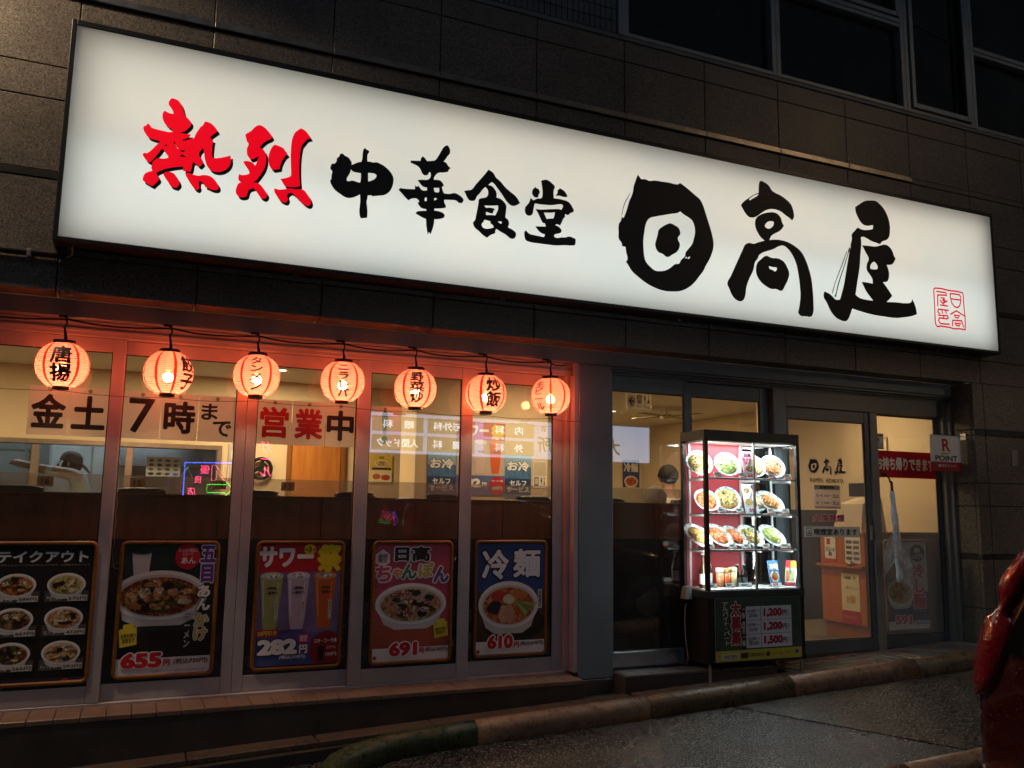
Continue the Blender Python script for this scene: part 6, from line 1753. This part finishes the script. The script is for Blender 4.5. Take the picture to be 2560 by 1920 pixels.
# cashier's counter behind the door
cn = thing('cashier_counter', 'orange wooden cashier counter behind the door glass', 'counter', (6.2, .32, 0))
OW = woodm('counter_wood', '#a8561c', '#c4702c', .4, 2, .7)
part('front_panel', MB().box(0, .03, 0, .56, .14, .96, .003), OW, cn)
part('body', MB().box(.031, .62, .01, .55, .0, .955, .003), woodm('counter_side_wood', '#8a4a1c', '#a4602a', .4, 2), cn)
part('top', MB().box(-.02, .64, -.01, .57, .9605, .99, .004), OW, cn)
part('ledge', MB().box(-.06, -.001, -.01, .57, .655, .68, .004), OW, cn)
for a, c, d, e, lb in ((.08, .30, .14, .60, 'promotion sheet with a gold 2倍 on the counter front'), (.05, .24, .70, .94, 'price list sheet on the counter front'), (.36, .50, .70, .93, 'hand disinfection sheet on the counter front')):
    t = thing('counter_notice', lb, 'notice', (6.1985, .32+(a+c)/2, d), R(-90))
    w_, h_ = c-a, e-d
    part('sheet', MB().box(-w_/2, w_/2, -.001, 0, 0, h_), PAPER, t)
    b = Board(t, w_, h_, 0, 0)
    if '2倍' in lb:
        b.r(0, 0, 1, 1, 1, '#e4d8b4'); b.r(0, 0, 1, .27, 2, '#b01c24'); b.t('2倍', .5, .5, .16, 3, '#c89a28', w=.55, bold=.05); b.t('日高屋', .35, .92, .06, 3, '#2a241c', w=.36, bold=.03); b.t('R', .75, .92, .06, 3, '#b01c24', bold=.03); b.t('ポイント', .55, .72, .06, 3, '#5a4a34', w=.6, bold=.01); b.t('キャンペーン', .5, .14, .06, 3, '#f0e4d0', w=.7, bold=.01)
    elif 'price' in lb:
        for i in range(4):
            b.r(.08, .12+.21*i, .45, .24+.21*i, 2, '#5a544c'); b.r(.55, .12+.21*i, .92, .24+.21*i, 2, '#7a726a')
    else:
        b.r(.2, .7, .5, .95, 2, '#b03a34'); b.t('アルコール\n消毒', .5, .4, .34, 2, '#26407a', w=.85, bold=.03); b.r(0, 0, 1, .12, 2, '#c83a30')
bl = thing('desk_bell', 'small steel desk bell on the counter ledge', 'bell', (6.165, .46, .68))
part('dome', MB().lathe([(.03, .006), (.032, .01), (.026, .028), (.012, .036), (.004, .045)], 16), STEEL, bl, smooth=True); part('base', MB().lathe([(.034, 0), (.034, .005)], 16), BLACKM, bl)
cr = thing('cash_register', 'cream cash register on the cashier counter', 'register', (6.45, .62, .99))
part('body', MB().add([(-.16, -.18, 0), (.16, -.18, 0), (.16, .18, 0), (-.16, .18, 0), (-.1, -.15, .26), (.14, -.15, .32), (.14, .15, .32), (-.1, .15, .26)], [(0, 1, 2, 3), (4, 5, 6, 7), (0, 1, 5, 4), (1, 2, 6, 5), (2, 3, 7, 6), (3, 0, 4, 7)]), sim('cream_plastic', (.6, .52, .4), .5), cr)
part('screen', MB().box(-.02, .0, -.1, .1, .33, .46, .004), BLACK, cr)
dp = thing('low_screen', 'dark wooden low screen behind the side light', 'screen', (6.44, .30, 0))
part('panel', MB().box(-.10, .755, 0, .025, 0, .99, .003), DW, dp)
es = thing('entrance_screen', 'dark brown screen standing beyond the cashier counter', 'screen', (6.5, 1.65, 0))
part('panel', MB().box(-.75, .68, 0, .03, .03, 1.19, .003), woodm('dark_screen_wood', '#241610', '#38241a', .5, 2), es)
part('foot', MB().box(-.7, -.62, -.1, .13, 0, .0295, .003), BLACKM, es); part('foot', MB().box(.55, .63, -.1, .13, 0, .0295, .003), BLACKM, es)
fm = thing('picture_frame', 'small framed licence on the wall behind the side light', 'frame', (7.195, 1.05, 1.75), R(-90))
part('frame', MB().ring(-.13, .13, 0, .2, .012, .012, .012, .012, -.015, -.001), woodm('thin_frame_wood', '#8a6a3c', '#a4824c', .4, 0), fm); part('sheet', MB().box(-.119, .119, -.008, -.002, .011, .189), ink('#e4d8bc'), fm)
pn = thing('wall_notice', 'white text notice on the cream wall behind the door', 'notice', (6.15, 1.5, 1.5))
part('sheet', MB().box(-.1, .12, 0, .002, 0, .32), PAPER, pn); rect(pn, -.08, .1, .1, .11, 1, ink('#7a7468'))
for i in range(9):
    rect(pn, -.085, .03+.03*i, .10-.02*(i % 3), .038+.03*i, 1.2, ink('#8a8478'), 'print_line')
part('post', MB().box(-.13, .15, .0025, .06, -1.5, .9, .004), CREAM, pn)

# ------------------------------------------------------------------ across the street (seen only mirrored in the glass)
ob_ = thing('clinic_building', 'dim building with a lit clinic sign across the street', 'building', (6.5, -10.2, 0))
part('wall', MB().box(-12, 8, -.4, -.1, -.6, 7), sim('dim_plaster', (.12, .12, .13), .8, var=.3), ob_)
part('roof_edge', MB().box(-12.2, 8.2, -.6, .0, 7.001, 7.2), MATS['dim_plaster'], ob_)
cs = thing('clinic_sign', 'long backlit white clinic sign with green boxes mirrored in the shop window', 'sign', (7.0, -10.0, 2.15), R(180))
part('box', MB().box(-3.1, 3.1, .02, .12, -.03, .78, .005), ALU, cs)
part('lit_face', MB().box(-3.07, 3.07, .0, .018, 0, .75), glow('lit_sign_white', (.62, .72, .95), 2.7), cs)
olive = glow('lit_sign_olive', (.42, .42, .22), 2.2); wl_ = glow('lit_sign_letter', (.85, .92, 1.0), 5.0); gr_ = glow('lit_sign_green', (.08, .3, .1), 1.0)
def cbox(xc, w_, row, s):
    u = 7.0-xc; z0 = .40 if row else .05
    rect(cs, u-w_/2, z0, u+w_/2, z0+.29, 2, olive, 'specialty_box')
    text(cs, s, u, z0+.145, .16, wl_, 4, w=min(w_*.8, .17*len(s)+.1), bold=.02)
cbox(4.52, 1.0, 1, '眼　科'); cbox(4.52, 1.0, 0, '人間ドック'); cbox(5.6, 1.0, 1, '整形外科'); cbox(5.6, 1.0, 0, '胃腸　科'); cbox(6.83, 1.1, 1, '内　科'); cbox(6.83, 1.1, 0, '外　科')
text(cs, '診療所', 7.0-7.95, .3, .32, gr_, 3, bold=.02); text(cs, '会', 7.0-7.6, .62, .13, gr_, 3, bold=.02); text(cs, '大塚', 7.0-9.0, .3, .34, gr_, 3, bold=.02)
ns_ = thing('neon_sign', 'pink, green and blue neon sign across the street, mirrored in the shop window', 'sign', (1.2, -10.0, 1.3), R(180))
part('back_plate', MB().box(-.45, .45, .03, .06, -.05, .65), BLACKM, ns_)
part('blue_tube', MB().tube([(.39, 0, 0), (.39, 0, .55), (-.42, 0, .57)], .008, 6), glow('neon_blue', (.05, .12, 1.0), 14), ns_)
pk = glow('neon_pink', (1.0, .05, .18), 12)
for s, xc, zc, hh in (('優', 1.14, 1.74, .15), ('良', 1.03, 1.57, .13), ('店', .94, 1.37, .13)):
    text(ns_, s, 1.2-xc, zc-1.3, hh, pk, 3, bold=-.004)
part('pink_tube', MB().tube([(-.05, 0, .26), (-.05, 0, .52), (-.11, 0, .52), (-.24, 0, .36), (-.24, 0, .52), (-.32, 0, .52), (-.32, 0, .26), (-.26, 0, .26), (-.13, 0, .42), (-.13, 0, .26)], .006, 6, closed=True), glow('neon_rose', (1.0, .12, .2), 8), ns_)
part('green_tube', MB().tube([(.01, 0, .05), (.01, 0, .19), (-.30, 0, .19), (-.30, 0, .24), (-.41, 0, .12), (-.30, 0, .0), (-.30, 0, .05)], .007, 6, closed=True), glow('neon_green', (.03, .9, .1), 8), ns_)
nv = thing('neon_sign', 'vertical pink neon ガール sign across the street, mirrored under the red notices', 'sign', (2.15, -10.0, 1.64), R(180))
part('back_plate', MB().box(-.16, .16, .03, .06, -.05, .7), BLACKM, nv)
text(nv, 'ガール', 0, .32, .62, pk, 3, w=.2, vert=True, bold=-.004)
# ------------------------------------------------------------------ street lamps that light the wall and glint on the stone
def street_lamp(x, y, h, e, label, col):
    t = thing('street_lamp', label, 'street lamp', (x, y, gz(x)-.1))
    hh = h-gz(x)+.1
    part('pole', MB().tube([(0, 0, 0), (0, 0, hh*.6), (0, 0, hh+.05)], [.07, .055, .04], 12), ALUD, t, smooth=True)
    part('arm', MB().tube([(0, 0, hh), (0, .3, hh+.08), (0, .6, hh+.08)], .025, 8), ALUD, t, smooth=True)
    part('lamp_head', MB().box(-.12, .12, .5, .95, hh+.04, hh+.12, .02), ALUD, t)
    part('lens', MB().box(-.1, .1, .55, .92, hh+.025, hh+.039), glow('street_lens', col, 30), t)
    light('lamp_light', 'SPOT', t, (0, .73, hh+.015), e, col, radius=.08).data.spot_size = R(165)
street_lamp(9.8, -6.5, 7.0, 110, 'tall street lamp across the road shining on the granite', (1.0, .62, .30))
street_lamp(9.3, -4.9, 3.3, 75, 'low street lamp beyond the red car, lighting the pilaster', (1.0, .68, .38))
street_lamp(-1.75, -1.5, 4.75, 420, 'shorter street lamp near the unlettered end of the wall', (1.0, .74, .48))
# ------------------------------------------------------------------ red car parked at the roadside
def paint(name, col):
    k = NT(name)
    k.b.inputs['Base Color'].default_value = (*col, 1)
    k.b.inputs['Metallic'].default_value = .25
    k.b.inputs['Roughness'].default_value = .3
    k.b.inputs['Coat Weight'].default_value = 1.0
    k.b.inputs['Coat Roughness'].default_value = .04
    v = k.n('TexVoronoi'); v.inputs['Scale'].default_value = 70
    k.l(k.coord('Object'), v.inputs['Vector'])
    dr_ = k.math('MULTIPLY', k.math('LESS_THAN', v.outputs['Distance'], .28), k.math('SUBTRACT', .28, v.outputs['Distance']))
    k.bump(dr_, .9, .006)
    return k.m
CAR_RED = paint('wet_red_paint', (.055, .0012, .002))
CAR_GL = sim('car_glass', (.008, .010, .011), .05, var=.1, coat=1.0)
k = NT('tail_lamp_plastic')
k.b.inputs['Base Color'].default_value = (.22, .003, .007, 1); k.b.inputs['Roughness'].default_value = .12; k.b.inputs['Coat Weight'].default_value = 1
k.b.inputs['Subsurface Weight'].default_value = 0.0
v = k.n('TexVoronoi'); v.inputs['Scale'].default_value = 60; k.l(k.coord('Object'), v.inputs['Vector'])
wv = k.n('TexWave'); wv.inputs['Scale'].default_value = 26; wv.bands_direction = 'Z'; k.l(k.coord('Object'), wv.inputs['Vector'])
k.bump(k.math('ADD', v.outputs['Distance'], k.math('MULTIPLY', wv.outputs['Fac'], .25)), .35, .004)
LAMP = k.m
RUB = sim('tyre_rubber', (.02, .02, .02), .7, var=.2)
CLR = sim('clear_reflector', (.5, .45, .42), .1, .8, .2, 30)
GXC = 2.78
cz0 = gz(2.8)-.1
car = thing('car', 'wet red hatchback with tall tail lamps parked at the edge of the road', 'car', (GXC, -4.33, cz0))
# half width of the tail at a height above the road, and how far the tail leans forward
HWID = [(.22, .79), (.35, .835), (.50, .848), (.62, .846), (.78, .842), (.88, .828), (.96, .795), (1.04, .758), (1.10, .725), (1.18, .69), (1.26, .645), (1.33, .59), (1.40, .51), (1.46, .41), (1.50, .28)]
def interp(tab, z):
    for (a, b_), (c, d) in zip(tab, tab[1:]):
        if a <= z <= c:
            return b_+(d-b_)*(z-a)/(c-a)
    return tab[0][1] if z < tab[0][0] else tab[-1][1]
LEAN = [(.22, .06), (.4, .0), (.6, .0), (.82, .0), (.95, .01), (1.2, .03), (1.4, .08), (1.5, .2)]
FRONT = [(.22, 3.75), (.5, 3.85), (.8, 3.75), (.92, 3.35), (1.0, 2.75), (1.2, 2.35), (1.4, 2.0), (1.5, 1.7)]
secs = []
for z, hw in HWID:
    a, c = interp(LEAN, z), interp(FRONT, z)
    ring_ = []
    half = [(a-.012, 0), (a-.010, .45*hw), (a, .80*hw), (a+.008, .93*hw), (a+.025, .98*hw), (a+.06, .998*hw), (a+.16, hw), (a+.5, hw), (a+1.0, hw), (a+(c-a)*.5, hw), (a+(c-a)*.7, hw*.99), (a+(c-a)*.85, hw*.94), (a+(c-a)*.95, hw*.8), (c, hw*.45), (c+.02, 0)]
    ring_ = [(x, y, z) for x, y in half]+[(x, -y, z) for x, y in half[-2:0:-1]]
    secs.append(ring_)
bd = part('body', MB().loft(secs), CAR_RED, car, smooth=False)
for p in bd.data.polygons: p.use_smooth = True
def tail(z, s=1.0): return interp(LEAN, z), interp(HWID, z)*s
# rear window, set on the tailgate
def skin_strip(zs, ys0, ys1, off, n_=8):
    m = MB()
    for z in zs:
        x, hw = tail(z)
        for i in range(n_+1):
            u = ys0(z)+(ys1(z)-ys0(z))*i/n_
            cx = x-off+.02*(abs(u)/hw)**6
            m.v.append((cx, u, z))
    for j in range(len(zs)-1):
        for i in range(n_):
            a_ = j*(n_+1)+i
            m.f.append((a_, a_+1, a_+n_+2, a_+n_+1))
    return m
zz = [.93+.05*i for i in range(9)]
part('rear_window', skin_strip(zz, lambda z: -tail(z)[1]+.11, lambda z: tail(z)[1]-.11, .03), CAR_GL, car, smooth=True)
part('tailgate_trim', skin_strip([.84, .88, .915], lambda z: -.60, lambda z: .66, .035), CAR_RED, car, smooth=True)
for sgn in (1, -1):
    lm = MB()
    LC = [(.77, .843, .03), (.81, .845, .08), (.88, .843, .115), (.953, .822, .125), (1.02, .802, .12), (1.04, .792, .10), (1.055, .765, .06), (1.075, .747, .05), (1.095, .738, .05), (1.115, .744, .075), (1.138, .748, .09), (1.183, .731, .095), (1.255, .68, .095), (1.326, .615, .08), (1.38, .55, .05)]
    for z, yc, w_ in LC:
        x, hw = tail(z)
        y1 = yc*sgn; y0 = (yc-w_)*sgn
        lm.v += [(x+.16, (hw-.004)*sgn, z), (x+.03, y1, z), (x-.002, y1-.018*sgn, z), (x-.018, y0, z), (x+.05, y0-.012*sgn, z)]
    for j in range(len(LC)-1):
        for i in range(4):
            lm.f.append((j*5+i, j*5+i+1, (j+1)*5+i+1, (j+1)*5+i))
    lm.f.append((0, 1, 2, 3, 4)); lm.f.append(tuple(5*len(LC)-5+i for i in range(5)))
    lp_ = part('tail_lamp', lm, LAMP, car, smooth=True)
part('bumper', MB().loft([[(x_, y_, z_) for y_, z_ in ((-.84*s_, .25), (-.85*s_, .40), (-.83*s_, .54), (.83*s_, .54), (.85*s_, .40), (.84*s_, .25))] for x_, s_ in ((-.05, .90), (-.035, .96), (.08, 1.0), (.30, 1.002))]), CAR_RED, car)
part('number_plate', MB().box(-.055, -.045, -.165, .165, .60, .765, .003), ink('#d8d6cc'), car)
part('badge', MB().tube([(-.03+.0, .03*math.cos(a*math.pi/8)+.42, .90+.02*math.sin(a*math.pi/8)) for a in range(16)], .004, 6, closed=True), STEEL, car)
part('wiper', MB().tube([(-.02, .0, .93), (.0, .3, .99), (.01, .42, 1.01)], .008, 6), BLACKM, car)
part('mirror', MB().ball((2.35, .93, .98), .06, .10, .07, 10, 8), CAR_RED, car, smooth=True); part('mirror', MB().ball((2.35, -.93, .98), .06, .10, .07, 10, 8), CAR_RED, car, smooth=True)
for x in (.75, 3.1):
    for y in (-.74, .74):
        wh = part('wheel', MB().lathe([(.19, -.09), (.29, -.09), (.30, -.07), (.30, .07), (.29, .09), (.19, .09)], 28, cap=False).xf(Matrix.Translation((x, y, .30)) @ Matrix.Rotation(R(90), 4, 'X')), RUB, car, smooth=True)
        part('rim', MB().lathe([(.19, -.06), (.17, -.05), (.05, -.07), (.05, .07), (.17, .05), (.19, .06)], 20).xf(Matrix.Translation((x, y, .30)) @ Matrix.Rotation(R(90), 4, 'X')), STEEL, wh)
for y in (-.55, .55):
    part('headlight', MB().ball((3.72, y, .68), .09, .14, .07, 10, 8), CLR, car, smooth=True)

flush_text()
